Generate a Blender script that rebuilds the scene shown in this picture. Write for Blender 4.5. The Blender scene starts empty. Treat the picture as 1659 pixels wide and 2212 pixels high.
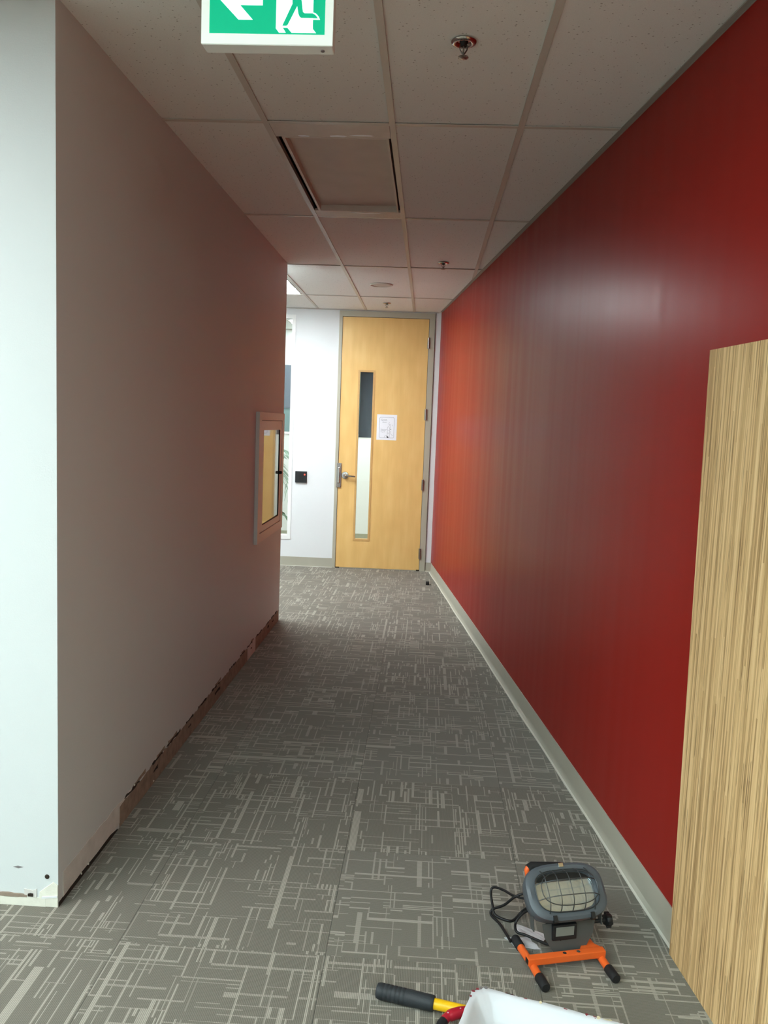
import bpy, bmesh, math, random
from mathutils import Vector, Matrix, Euler

# ------------------------------------------------------------------ measured layout (metres)
F_PX = 1811.69                      # focal length in pixels of the 1659 x 2212 frame
YAW, PITCH, ROLL = 0.0479, 0.1046, 0.0377
CAM_Z = 1.5779
CEIL = 2.7592                       # ceiling height
LX, LY0, LY1 = -1.1152, 2.4846, 6.4855   # left wall plane, its near and far ends
RX0, RS = 1.1173, -0.1134           # right wall x = RX0 + RS*y
EY, EA = 9.0106, 0.0134             # end wall y = EY + EA*x
TEE_X, TEE_Y = -0.6991, 3.4654      # one ceiling grid crossing
TW, TL = 0.508, 1.524               # 20 x 60 inch ceiling grid
FAR_Y = 11.1                        # far wall of the room behind the end wall
X_MIN, Y_MIN = -6.0, -5.0

sc = bpy.context.scene
# ------------------------------------------------------------------ camera
def make_camera():
    fw = Vector((-math.sin(YAW)*math.cos(PITCH), math.cos(YAW)*math.cos(PITCH), -math.sin(PITCH)))
    r = Vector((math.cos(YAW), math.sin(YAW), 0.0))
    d = fw.cross(r)
    r2 = math.cos(ROLL)*r - math.sin(ROLL)*d
    up = -(fw.cross(r2))
    m = Matrix((r2, up, -fw)).transposed().to_4x4()
    m.translation = (0, 0, CAM_Z)
    cam = bpy.data.cameras.new('camera')
    cam.sensor_fit = 'VERTICAL'
    cam.sensor_height = 32.0
    cam.lens = F_PX/2212*32.0
    cam.clip_start = 0.05
    o = bpy.data.objects.new('camera', cam)
    sc.collection.objects.link(o)
    o.matrix_world = m
    sc.camera = o
make_camera()

# ------------------------------------------------------------------ world and exposure
world = bpy.data.worlds.new('world'); sc.world = world
world.use_nodes = True
world.node_tree.nodes['Background'].inputs[0].default_value = (0.02, 0.022, 0.025, 1)
world.node_tree.nodes['Background'].inputs[1].default_value = 1.0
sc.view_settings.view_transform = 'Standard'
sc.view_settings.look = 'None'
sc.view_settings.gamma = 1.0
sc.view_settings.use_curve_mapping = False
sc.view_settings.exposure = 0.0
LAMP_ALCOVE, LAMP_NEAR, LAMP_FILL, LAMP_ROOM, SIGN_GLOW = 44.0, 31.0, 25.0, 26.0, 1.0
sc.cycles.diffuse_bounces = 6
sc.cycles.max_bounces = 11
sc.cycles.adaptive_threshold = 0.03

# ------------------------------------------------------------------ materials
def lin(c):
    def f(v):
        v /= 255.0
        return v/12.92 if v <= 0.04045 else ((v+0.055)/1.055)**2.4
    return (f(c[0]), f(c[1]), f(c[2]), 1.0)

class NT:
    """small helper around a node tree"""
    def __init__(s, mat):
        s.t = mat.node_tree; s.n = s.t.nodes; s.l = s.t.links
    def node(s, typ, **kw):
        n = s.n.new(typ)
        for k, v in kw.items(): setattr(n, k, v)
        return n
    def put(s, sock, v):
        if hasattr(v, 'default_value') or hasattr(v, 'is_linked'): s.l.new(v, sock)
        else: sock.default_value = v
    def math(s, op, a, b=0.0, c=None):
        n = s.node('ShaderNodeMath', operation=op)
        s.put(n.inputs[0], a); s.put(n.inputs[1], b)
        if c is not None: s.put(n.inputs[2], c)
        return n.outputs[0]
    def vec(s, x, y, z=0.0):
        n = s.node('ShaderNodeCombineXYZ')
        s.put(n.inputs[0], x); s.put(n.inputs[1], y); s.put(n.inputs[2], z)
        return n.outputs[0]
    def sep(s, v):
        n = s.node('ShaderNodeSeparateXYZ'); s.l.new(v, n.inputs[0]); return n.outputs
    def noise(s, v, scale, detail=2.0, rough=0.5):
        n = s.node('ShaderNodeTexNoise')
        s.l.new(v, n.inputs['Vector']); n.inputs['Scale'].default_value = scale
        n.inputs['Detail'].default_value = detail; n.inputs['Roughness'].default_value = rough
        return n.outputs[0]
    def white(s, v):
        n = s.node('ShaderNodeTexWhiteNoise', noise_dimensions='3D'); s.l.new(v, n.inputs['Vector']); return n.outputs[0]
    def ramp(s, f, stops):
        n = s.node('ShaderNodeValToRGB')
        e = n.color_ramp.elements
        while len(e) < len(stops): e.new(0.5)
        for el, (p, c) in zip(e, stops):
            el.position = p; el.color = c if len(c) == 4 else (*c, 1)
        s.put(n.inputs[0], f)
        return n.outputs[0]
    def mix(s, f, a, b):
        n = s.node('ShaderNodeMix', data_type='RGBA')
        s.put(n.inputs[0], f); s.put(n.inputs[6], a); s.put(n.inputs[7], b)
        return n.outputs[2]
    def bump(s, h, strength, dist):
        n = s.node('ShaderNodeBump')
        n.inputs['Strength'].default_value = strength; n.inputs['Distance'].default_value = dist
        s.l.new(h, n.inputs['Height']); return n.outputs[0]

def mat(name, col, rough=0.5, metal=0.0, spec=0.5, var=0.0, vscale=6.0, bump=0.0, bscale=200.0, coat=0.0, emit=None, estr=0.0, trans=0.0, ior=1.45):
    m = bpy.data.materials.new(name); m.use_nodes = True
    t = NT(m); b = t.n['Principled BSDF']
    b.inputs['Base Color'].default_value = lin(col)
    b.inputs['Roughness'].default_value = rough
    b.inputs['Metallic'].default_value = metal
    b.inputs['Specular IOR Level'].default_value = spec
    b.inputs['Coat Weight'].default_value = coat
    b.inputs['IOR'].default_value = ior
    b.inputs['Transmission Weight'].default_value = trans
    if emit:
        b.inputs['Emission Color'].default_value = lin(emit); b.inputs['Emission Strength'].default_value = estr
    tc = t.node('ShaderNodeTexCoord').outputs['Object']
    if var > 0:
        nz = t.noise(tc, vscale, 4.0)
        c = lin(col)
        t.l.new(t.ramp(nz, [(0.25, tuple(x*(1-var) for x in c[:3])), (0.75, tuple(min(1, x*(1+var)) for x in c[:3]))]), b.inputs['Base Color'])
    if bump > 0:
        t.l.new(t.bump(t.noise(tc, bscale, 3.0), bump, 0.002), b.inputs['Normal'])
    return m

def carpet_material():
    m = bpy.data.materials.new('carpet'); m.use_nodes = True
    t = NT(m); b = t.n['Principled BSDF']
    P = t.sep(t.node('ShaderNodeTexCoord').outputs['Object'])
    oi = t.node('ShaderNodeObjectInfo').outputs['Random']
    sx = t.math('FLOOR', t.math('MULTIPLY', oi, 7919.0))
    x = t.math('ADD', P[0], 10.0); y = t.math('ADD', P[1], 10.0)
    def fract(v): return t.math('FRACT', v)
    def floor(v): return t.math('FLOOR', v)
    def band(v, a, bb): return t.math('MULTIPLY', t.math('GREATER_THAN', v, a), t.math('LESS_THAN', v, bb))
    # uneven but straight layout grid: both directions share it, so line ends meet crossing lines
    def warp(v, k):
        a1 = t.math('SINE', t.math('ADD', t.math('MULTIPLY', v, 2*math.pi/0.173), t.math('MULTIPLY', sx, 1.7+k)))
        a2 = t.math('SINE', t.math('ADD', t.math('MULTIPLY', v, 2*math.pi/0.071), t.math('MULTIPLY', sx, 2.9+k)))
        return t.math('ADD', v, t.math('ADD', t.math('MULTIPLY', a1, 0.013), t.math('MULTIPLY', a2, 0.0045)))
    wx, wy = warp(x, 0.3), warp(y, 0.8)
    def lines(a, bb, g, fill, span, thr, seed, gb=None, cluster=None):
        gb = gb or g
        j = floor(t.math('DIVIDE', a, g))
        r1 = t.math('DIVIDE', floor(t.math('MULTIPLY', t.white(t.vec(j, sx, seed)), span)), span)
        q = t.math('ADD', t.math('DIVIDE', bb, gb*span), r1)
        i = floor(q)
        h = t.white(t.vec(j, i, t.math('ADD', sx, seed+0.5)))
        h2 = t.math('DIVIDE', t.math('ADD', floor(t.math('MULTIPLY', t.white(t.vec(i, j, t.math('ADD', sx, seed+3.5))), span)), 1.0), span)
        o = t.math('MULTIPLY', t.math('GREATER_THAN', h, thr),
                   t.math('MULTIPLY', t.math('LESS_THAN', fract(t.math('DIVIDE', a, g)), fill), t.math('LESS_THAN', fract(q), h2)))
        if cluster:
            ca, cb, ct = cluster
            cw = t.white(t.vec(floor(t.math('DIVIDE', a, ca)), floor(t.math('DIVIDE', bb, cb)), t.math('ADD', sx, seed+9.0)))
            o = t.math('MULTIPLY', o, t.math('GREATER_THAN', cw, ct))
        return o
    G0 = 0.042
    A = lines(wx, wy, G0, 0.20, 7.0, 0.38, 1.0)
    B = lines(wx, wy, G0/3, 0.50, 3.0, 0.40, 21.0, G0, (G0*2, G0*4, 0.74))
    C = lines(wy, wx, G0, 0.17, 5.0, 0.56, 41.0)
    D = lines(wy, wx, G0/2, 0.30, 3.0, 0.45, 61.0, G0, (G0*2, G0*4, 0.72))
    E1 = lines(wx, wy, G0/2, 0.20, 4.0, 0.66, 101.0, G0)
    E2 = lines(wy, wx, G0/2, 0.19, 4.0, 0.70, 121.0, G0)
    vert = t.math('MAXIMUM', t.math('MAXIMUM', A, B), t.math('MULTIPLY', E1, 0.85))
    hor = t.math('MAXIMUM', t.math('MAXIMUM', C, D), t.math('MULTIPLY', E2, 0.85))
    rib = t.math('ADD', 0.5, t.math('MULTIPLY', 0.5, t.math('SINE', t.math('MULTIPLY', x, 2*math.pi/0.0048))))
    line = t.math('MAXIMUM', t.math('MULTIPLY', vert, t.math('ADD', 0.45, t.math('MULTIPLY', rib, 0.55))),
                  t.math('MULTIPLY', hor, t.math('ADD', 0.40, t.math('MULTIPLY', rib, 0.38))))
    tc = t.node('ShaderNodeTexCoord').outputs['Object']
    pile = t.noise(tc, 420.0, 2.0, 0.6)
    ground = t.mix(pile, lin((98, 94, 84)), lin((130, 125, 113)))
    light = t.mix(pile, lin((160, 155, 142)), lin((186, 180, 166)))
    shade = t.math('ADD', 0.84, t.math('MULTIPLY', rib, 0.16))
    col = t.mix(line, ground, light)
    mm = t.node('ShaderNodeMix', data_type='RGBA', blend_type='MULTIPLY')
    mm.inputs[0].default_value = 1.0
    t.l.new(col, mm.inputs[6]); t.l.new(t.vec(shade, shade, shade), mm.inputs[7])
    t.l.new(mm.outputs[2], b.inputs['Base Color'])
    b.inputs['Roughness'].default_value = 0.95
    b.inputs['Specular IOR Level'].default_value = 0.15
    b.inputs['Sheen Weight'].default_value = 0.15
    hh = t.math('ADD', t.math('MULTIPLY', pile, 0.7), t.math('MULTIPLY', rib, 0.5))
    t.l.new(t.bump(hh, 0.5, 0.0025), b.inputs['Normal'])
    return m

def ceiling_tile_material():
    m = bpy.data.materials.new('mineral_tile'); m.use_nodes = True
    t = NT(m); b = t.n['Principled BSDF']
    tc = t.node('ShaderNodeTexCoord').outputs['Object']
    v = t.node('ShaderNodeTexVoronoi', feature='F1'); t.l.new(tc, v.inputs['Vector']); v.inputs['Scale'].default_value = 75.0
    r = t.white(v.outputs['Position'])
    big = t.noise(tc, 35.0, 2.0)
    rad = t.math('MULTIPLY', r, 0.30)
    pit = t.math('LESS_THAN', v.outputs['Distance'], t.math('SUBTRACT', rad, 0.06))
    pit = t.math('MULTIPLY', pit, t.math('GREATER_THAN', big, 0.40))
    grain = t.noise(tc, 300.0, 2.0)
    base = t.mix(grain, lin((218, 220, 217)), lin((234, 236, 233)))
    t.l.new(t.mix(t.math('MULTIPLY', pit, 0.55), base, lin((105, 98, 90))), b.inputs['Base Color'])
    b.inputs['Roughness'].default_value = 0.9
    h = t.math('SUBTRACT', t.math('MULTIPLY', grain, 0.3), pit)
    t.l.new(t.bump(h, 0.5, 0.002), b.inputs['Normal'])
    return m

def door_wood_material():
    m = bpy.data.materials.new('maple_veneer'); m.use_nodes = True
    t = NT(m); b = t.n['Principled BSDF']
    P = t.sep(t.node('ShaderNodeTexCoord').outputs['Object'])
    v = t.vec(t.math('MULTIPLY', P[0], 9.0), t.math('MULTIPLY', P[1], 9.0), t.math('MULTIPLY', P[2], 0.9))
    broad = t.noise(v, 1.6, 3.0, 0.6)
    fine = t.noise(t.vec(t.math('MULTIPLY', P[0], 160.0), P[1], t.math('MULTIPLY', P[2], 5.0)), 1.0, 2.0)
    fig = t.noise(t.vec(t.math('MULTIPLY', P[0], 7.0), P[1], t.math('MULTIPLY', P[2], 2.6)), 1.3, 1.0)
    f = t.math('ADD', t.math('MULTIPLY', broad, 0.38), t.math('ADD', t.math('MULTIPLY', fine, 0.14), t.math('MULTIPLY', fig, 0.48)))
    t.l.new(t.ramp(f, [(0.32, lin((216, 174, 106))[:3]), (0.5, lin((224, 183, 114))[:3]), (0.68, lin((231, 193, 126))[:3])]), b.inputs['Base Color'])
    b.inputs['Roughness'].default_value = 0.38
    b.inputs['Specular IOR Level'].default_value = 0.35
    return m

def strand_wood_material():
    m = bpy.data.materials.new('edge_grain_plywood'); m.use_nodes = True
    t = NT(m); b = t.n['Principled BSDF']
    P = t.sep(t.node('ShaderNodeTexCoord').outputs['Object'])
    u = t.math('ADD', P[1], 5.0); z = P[2]   # strips run up the sheet
    wob = t.noise(t.vec(t.math('MULTIPLY', u, 8.0), 0.0, t.math('MULTIPLY', z, 1.5)), 1.0, 2.0)
    uu = t.math('ADD', u, t.math('MULTIPLY', wob, 0.010))
    s1 = t.noise(t.vec(t.math('MULTIPLY', uu, 150.0), 3.0, t.math('MULTIPLY', z, 1.1)), 1.0, 2.0, 0.6)
    j = t.math('FLOOR', t.math('DIVIDE', uu, 0.0075))
    r1 = t.white(t.vec(j, 1.0, 0.0))
    i = t.math('FLOOR', t.math('ADD', t.math('DIVIDE', z, 1.1), t.math('MULTIPLY', r1, 9.0)))
    s2 = t.white(t.vec(j, i, 4.0))
    fine = t.noise(t.vec(t.math('MULTIPLY', uu, 600.0), 7.0, t.math('MULTIPLY', z, 9.0)), 1.0, 2.0)
    f = t.math('ADD', t.math('MULTIPLY', s1, 0.68), t.math('ADD', t.math('MULTIPLY', s2, 0.16), t.math('MULTIPLY', fine, 0.16)))
    col = t.ramp(f, [(0.30, lin((134, 104, 66))[:3]), (0.43, lin((188, 152, 104))[:3]), (0.54, lin((220, 184, 132))[:3]), (0.68, lin((236, 206, 156))[:3])])
    dk = t.noise(t.vec(t.math('MULTIPLY', uu, 210.0), 9.0, t.math('MULTIPLY', z, 3.6)), 1.0, 1.0)
    t.l.new(t.mix(t.math('MULTIPLY', t.math('GREATER_THAN', dk, 0.64), 0.6), col, lin((92, 66, 36))), b.inputs['Base Color'])
    b.inputs['Roughness'].default_value = 0.6
    b.inputs['Specular IOR Level'].default_value = 0.3
    t.l.new(t.bump(f, 0.15, 0.001), b.inputs['Normal'])
    return m

def red_paint_material():
    m = mat('red_wall_paint', (150, 36, 29), 0.30, spec=0.10)
    t = NT(m); b = t.n['Principled BSDF']
    P = t.sep(t.node('ShaderNodeTexCoord').outputs['Object'])
    streak = t.noise(t.vec(t.math('MULTIPLY', P[1], 9.0), 0.0, t.math('MULTIPLY', P[2], 0.30)), 1.0, 1.0, 0.5)
    fine = t.noise(t.node('ShaderNodeTexCoord').outputs['Object'], 240.0, 3.0)
    h = t.math('ADD', t.math('MULTIPLY', streak, 2.6), t.math('MULTIPLY', fine, 0.12))
    t.l.new(t.bump(h, 0.25, 0.001), b.inputs['Normal'])
    t.l.new(t.math('ADD', 0.26, t.math('MULTIPLY', streak, 0.14)), b.inputs['Roughness'])
    return m

M = {}
M['white_paint'] = mat('white_wall_paint', (219, 222, 223), 0.5, spec=0.35, bump=0.12, bscale=260)
M['hall_paint'] = mat('pale_wall_paint', (202, 208, 207), 0.5, spec=0.25, bump=0.15, bscale=240)
M['red_paint'] = red_paint_material()
M['carpet'] = carpet_material()
M['slab'] = mat('grey_slab', (90, 88, 80), 0.9)
M['dark_void'] = mat('dark_plenum', (30, 28, 26), 0.95)
M['tile'] = ceiling_tile_material()
M['tee'] = mat('painted_grid_steel', (196, 192, 183), 0.45)
M['angle'] = mat('grey_wall_angle', (150, 147, 138), 0.5)
M['hatch'] = mat('hatch_panel_paint', (200, 190, 180), 0.6, var=0.05, vscale=9)
M['hatch_frame'] = mat('hatch_frame_paint', (205, 196, 186), 0.5, var=0.06, vscale=14)
M['base'] = mat('grey_vinyl_base', (168, 165, 150), 0.5, var=0.03)
M['base_toe'] = mat('pale_base_toe', (206, 204, 192), 0.5)
M['door_wood'] = door_wood_material()
M['door_frame'] = mat('grey_door_frame', (172, 167, 150), 0.45)
M['bead'] = mat('maple_glazing_bead', (200, 158, 98), 0.45, var=0.06, vscale=30)
M['chrome'] = mat('satin_chrome', (205, 205, 202), 0.22, metal=1.0)
M['bright_chrome'] = mat('polished_chrome', (190, 186, 182), 0.12, metal=1.0)
M['steel'] = mat('brushed_steel', (150, 146, 140), 0.30, metal=1.0)
M['black_plastic'] = mat('black_plastic', (26, 27, 29), 0.5)
M['black_rubber'] = mat('black_rubber', (24, 24, 25), 0.75, bump=0.25, bscale=500)
M['glass'] = mat('clear_glass', (250, 254, 252), 0.02, trans=1.0, ior=1.45)
M['paper'] = mat('white_paper', (232, 234, 240), 0.35, spec=0.5)
M['ink'] = mat('grey_ink', (128, 132, 142), 0.7)
M['ink_dark'] = mat('dark_ink', (40, 42, 50), 0.7)
M['blind'] = mat('blue_grey_blind', (74, 84, 98), 0.8, var=0.06, vscale=40)
M['night_glass'] = mat('dark_teal_glass', (96, 122, 124), 0.15)
M['far_base'] = mat('far_room_base', (150, 150, 132), 0.6)
M['frame_white'] = mat('white_window_frame', (232, 234, 232), 0.4)
M['leaf'] = mat('palm_leaf', (160, 184, 168), 0.5, var=0.2, vscale=12)
M['leaf_dark'] = mat('dark_leaf', (52, 84, 50), 0.5, var=0.15, vscale=12)
M['pot'] = mat('grey_plant_pot', (150, 150, 146), 0.6)
M['soil'] = mat('potting_soil', (50, 40, 32), 0.95)
M['torn'] = mat('torn_drywall_paper', (140, 125, 110), 0.95, var=0.25, vscale=25, bump=0.5, bscale=150)
M['torn_pale'] = mat('scraped_plaster', (202, 200, 194), 0.85, var=0.10, vscale=18, bump=0.3, bscale=120)
M['gap'] = mat('dark_gap_shade', (44, 36, 28), 0.95, var=0.2, vscale=40)  # dark brown standing in for shade in gaps; also on gaskets and slots
M['cream'] = mat('cream_adhesive', (216, 216, 202), 0.7, var=0.06, vscale=30, bump=0.4, bscale=160)
M['ply'] = strand_wood_material()
M['ply_edge'] = mat('plywood_edge', (150, 124, 84), 0.7, var=0.15, vscale=60)
M['orange'] = mat('orange_powder_coat', (226, 98, 38), 0.42)
M['lamp_grey'] = mat('grey_enamel', (80, 86, 92), 0.4)
M['bracket_grey'] = mat('grey_bracket_steel', (74, 75, 74), 0.45)
M['reflector'] = mat('hammered_reflector', (214, 222, 232), 0.26, metal=0.7, bump=0.35, bscale=70)
M['wire'] = mat('dark_steel_wire', (74, 78, 80), 0.4, metal=0.6)
M['cord'] = mat('black_cord_rubber', (18, 18, 19), 0.5)
M['foil'] = mat('silver_foil', (232, 234, 236), 0.30, metal=0.35, bump=0.6, bscale=35)
M['grey_label'] = mat('grey_label', (120, 122, 116), 0.5)
M['grip'] = mat('black_grip_rubber', (38, 42, 45), 0.6, bump=0.25, bscale=400)
M['yellow'] = mat('yellow_pole_paint', (232, 182, 22), 0.35)
M['red_plastic'] = mat('red_plastic', (168, 26, 44), 0.4)
M['white_gloss'] = mat('wet_white_paint', (206, 208, 212), 0.35, spec=0.4, bump=0.12, bscale=25)
M['tray_metal'] = mat('dull_tray_plastic', (150, 150, 150), 0.5)
M['fleck_red'] = mat('dried_red_paint', (128, 44, 52), 0.6)
M['fleck_cream'] = mat('dried_cream_paint', (224, 214, 180), 0.6)
M['fleck_grey'] = mat('dried_grey_paint', (120, 116, 116), 0.6)
M['sign_case'] = mat('white_sign_case', (226, 230, 226), 0.4)
M['sign_frame'] = mat('glowing_sign_frame', (228, 234, 228), 0.4, emit=(235, 255, 245), estr=SIGN_GLOW*0.55)  # weak emission added to brighten the white frame
M['sign_white'] = mat('lit_white_legend', (255, 255, 255), 0.4, emit=(235, 255, 250), estr=SIGN_GLOW*1.5)
M['sign_green'] = mat('lit_green_legend', (0, 150, 105), 0.4, emit=(0, 172, 128), estr=1.0)
M['led'] = mat('red_indicator', (255, 40, 30), 0.4, emit=(255, 60, 40), estr=4.0)
M['cabinet'] = mat('cabinet_enamel', (212, 208, 203), 0.4)
M['cabinet_trim'] = mat('cabinet_trim_edge', (206, 202, 198), 0.4)
M['cabinet_dark'] = mat('dark_gasket', (20, 18, 17), 0.6)
M['speaker'] = mat('white_speaker_grille', (190, 184, 176), 0.6)

def lamp_mat(name, strength, col=(255, 253, 248)):
    m = mat(name, (250, 250, 250), 0.5, emit=col, estr=strength)
    return m
M['lamp_alcove'] = lamp_mat('lit_diffuser_alcove', LAMP_ALCOVE, (243, 252, 255))
M['lamp_near'] = lamp_mat('lit_diffuser_near', LAMP_NEAR, (248, 254, 255))
M['lamp_fill'] = lamp_mat('fill_diffuser_behind', LAMP_FILL, (218, 254, 255))  # added fill light, tinted cool against the red bounce
M['lamp_room'] = lamp_mat('lit_diffuser_room', LAMP_ROOM, (246, 255, 252))

# ------------------------------------------------------------------ mesh helpers
class MB:
    def __init__(s): s.v = []; s.f = []; s.m = Matrix()
    def add(s, vs, fs):
        k = len(s.v)
        s.v += [tuple(s.m @ Vector(v)) for v in vs]
        s.f += [tuple(k+i for i in f) for f in fs]
        return s
    def box(s, x0, x1, y0, y1, z0, z1):
        vs = [(x, y, z) for z in (z0, z1) for y in (y0, y1) for x in (x0, x1)]
        return s.add(vs, [(0, 2, 3, 1), (4, 5, 7, 6), (0, 1, 5, 4), (2, 6, 7, 3), (0, 4, 6, 2), (1, 3, 7, 5)])
    def prism(s, poly, a0, a1, axis='z'):
        """extrude a 2D outline: axis z -> (u,v)=(x,y); y -> (x,z); x -> (y,z)"""
        def p(u, v, w): return {'z': (u, v, w), 'y': (u, w, v), 'x': (w, u, v)}[axis]
        n = len(poly)
        vs = [p(u, v, a0) for u, v in poly] + [p(u, v, a1) for u, v in poly]
        return s.add(vs, [tuple(range(n))[::-1], tuple(range(n, 2*n))] + [(i, (i+1) % n, n+(i+1) % n, n+i) for i in range(n)])
    def tube(s, pts, r, n=10, close=False):
        pts = [Vector(p) for p in pts]; k = len(pts)
        rr = r if isinstance(r, (list, tuple)) else [r]*k
        vs = []; prev = None
        for i, p in enumerate(pts):
            if close: d = pts[(i+1) % k]-pts[i-1]
            else: d = pts[min(i+1, k-1)]-pts[max(i-1, 0)]
            d.normalize()
            if prev is None:
                a = Vector((0, 0, 1)) if abs(d.z) < 0.9 else Vector((1, 0, 0))
                u = d.cross(a).normalized()
            else:
                u = (prev-d*prev.dot(d)).normalized()
            w = d.cross(u); prev = u
            vs += [p+rr[i]*(math.cos(2*math.pi*j/n)*u+math.sin(2*math.pi*j/n)*w) for j in range(n)]
        fs = []
        for i in range(k if close else k-1):
            i2 = (i+1) % k
            fs += [(i*n+j, i*n+(j+1) % n, i2*n+(j+1) % n, i2*n+j) for j in range(n)]
        if not close: fs += [tuple(range(n))[::-1], tuple(range((k-1)*n, k*n))]
        return s.add(vs, fs)
    def lathe(s, prof, n=24, axis='z', c=(0, 0, 0)):
        vs = []
        for r, h in prof:
            for j in range(n):
                a = 2*math.pi*j/n; u, w = r*math.cos(a), r*math.sin(a)
                q = {'z': (u, w, h), 'y': (u, h, w), 'x': (h, u, w)}[axis]
                vs.append((q[0]+c[0], q[1]+c[1], q[2]+c[2]))
        fs = [(i*n+j, i*n+(j+1) % n, (i+1)*n+(j+1) % n, (i+1)*n+j) for i in range(len(prof)-1) for j in range(n)]
        fs += [tuple(range(n))[::-1], tuple(range((len(prof)-1)*n, len(prof)*n))]
        return s.add(vs, fs)
    def loft(s, rings, cap=True):
        n = len(rings[0]); vs = [p for r in rings for p in r]
        fs = [(i*n+j, i*n+(j+1) % n, (i+1)*n+(j+1) % n, (i+1)*n+j) for i in range(len(rings)-1) for j in range(n)]
        if cap: fs += [tuple(range(n))[::-1], tuple(range((len(rings)-1)*n, len(rings)*n))]
        return s.add(vs, fs)
    def mesh(s, name, material, bevel=0.0, smooth=None):
        me = bpy.data.meshes.new(name)
        me.from_pydata(s.v, [], s.f)
        bm = bmesh.new(); bm.from_mesh(me)
        bmesh.ops.recalc_face_normals(bm, faces=bm.faces)
        if bevel > 0:
            es = [e for e in bm.edges if len(e.link_faces) == 2 and e.calc_face_angle(0) > 0.5]
            bmesh.ops.bevel(bm, geom=es, offset=bevel, segments=2, affect='EDGES', profile=0.6)
        if smooth is not None:
            for f in bm.faces: f.smooth = True
            for e in bm.edges:
                if len(e.link_faces) == 2 and e.calc_face_angle(0) > math.radians(smooth): e.smooth = False
        bm.to_mesh(me); bm.free()
        me.materials.append(material)
        return me
    def build(s, name, material, parent=None, bevel=0.0, smooth=None, loc=None):
        return link(bpy.data.objects.new(name, s.mesh(name, material, bevel, smooth)), parent, loc)

def link(o, parent=None, loc=None):
    sc.collection.objects.link(o)
    if parent is not None: o.parent = parent
    if loc is not None: o.location = loc
    return o

def tag(o, label=None, cat=None, group=None, kind=None):
    for k, v in (('label', label), ('category', cat), ('group', group), ('kind', kind)):
        if v: o[k] = v
    return o

def empty(name, loc, rz=0.0, label=None, cat=None, group=None):
    o = bpy.data.objects.new(name, None); o.empty_display_size = 0.1
    sc.collection.objects.link(o)
    o.location = loc; o.rotation_euler = (0, 0, rz)
    return tag(o, label, cat, group)

def copy_tree(o, parent=None):
    c = o.copy(); sc.collection.objects.link(c); c.parent = parent
    for ch in list(o.children): copy_tree(ch, c)
    return c

def rrect(x0, x1, y0, y1, r, n=5):
    out = []
    for cx, cy, a0 in ((x1-r, y0+r, -90), (x1-r, y1-r, 0), (x0+r, y1-r, 90), (x0+r, y0+r, 180)):
        for i in range(n+1):
            a = math.radians(a0+90*i/n); out.append((cx+r*math.cos(a), cy+r*math.sin(a)))
    return out

def text_mesh(name, s, size, material, parent, loc, rot, extrude=0.0002):
    cu = bpy.data.curves.new(name, 'FONT'); cu.body = s; cu.size = size; cu.extrude = extrude; cu.resolution_u = 2
    tmp = bpy.data.objects.new(name, cu); sc.collection.objects.link(tmp)
    dg = bpy.context.evaluated_depsgraph_get()
    me = bpy.data.meshes.new_from_object(tmp.evaluated_get(dg))
    bpy.data.objects.remove(tmp); bpy.data.curves.remove(cu)
    me.materials.clear(); me.materials.append(material)
    o = bpy.data.objects.new(name, me); link(o, parent, loc); o.rotation_euler = rot
    return o

def smooth_path(pts, k=6):
    P = [Vector(p) for p in pts]; out = []
    for i in range(len(P)-1):
        a = P[max(i-1, 0)]; b = P[i]; c = P[i+1]; d = P[min(i+2, len(P)-1)]
        for j in range(k):
            t = j/k
            out.append(0.5*((2*b)+(c-a)*t+(2*a-5*b+4*c-d)*t*t+(3*b-a-3*c+d)*t**3))
    out.append(P[-1]); return out

def rwall(y): return RX0+RS*y
ANG_E = math.atan(EA)
ANG_R = math.atan(-RS)
def endpt(x, z, off=0.0): return (x, EY+EA*x+off, z)

def clip(poly, n, d):
    """keep the side n.p <= d of a 2D polygon"""
    out = []
    for i in range(len(poly)):
        p, q = poly[i], poly[(i+1) % len(poly)]
        a = n[0]*p[0]+n[1]*p[1]-d; b = n[0]*q[0]+n[1]*q[1]-d
        if a <= 0: out.append(p)
        if (a < 0 < b) or (b < 0 < a):
            t = a/(a-b); out.append((p[0]+(q[0]-p[0])*t, p[1]+(q[1]-p[1])*t))
    return out

# ------------------------------------------------------------------ large structure
def S(o): o['kind'] = 'structure'; return o

# floor: slab and carpet tiles
floor = S(MB().box(X_MIN-0.2, 2.2, Y_MIN-0.2, FAR_Y+0.2, -0.10, -0.007).build('floor', M['slab']))
def room_pieces(poly):
    poly = clip(poly, (1, -RS), RX0)          # right wall
    poly = clip(poly, (-EA, 1), EY) if poly else poly
    poly = clip(poly, (-1, 0), -X_MIN) if poly else poly
    poly = clip(poly, (0, -1), -Y_MIN) if poly else poly
    if len(poly) < 3: return []
    xs = [p[0] for p in poly]; ys = [p[1] for p in poly]
    if min(xs) >= LX or max(ys) <= LY0 or min(ys) >= LY1: return [poly]
    out = [clip(poly, (0, 1), LY0), clip(poly, (0, -1), -LY1)]
    m = clip(clip(clip(poly, (0, -1), -LY0), (0, 1), LY1), (-1, 0), -LX) if True else []
    out.append(m)
    return [p for p in out if len(p) >= 3]
TS = 0.6236
CX0, CY0 = -0.237, 2.958
random.seed(5)
turn = {}   # (column, row) -> quarter turns; row 0 starts at CY0, column 0 starts at CX0
for row, pat in {-3: 'vvvh', -2: 'vvvh', -1: 'vvhh', 0: 'vvvv', 1: 'hhhh', 2: 'hhhh', 3: 'hhvv', 4: 'hhhh', 5: 'vvvv', 6: 'vhhh', 7: 'vvhh', 8: 'vvvv', 9: 'vvvv'}.items():
    for i, ch in enumerate(pat): turn[(i-2, row)] = 1 if ch == 'h' else 0
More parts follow.
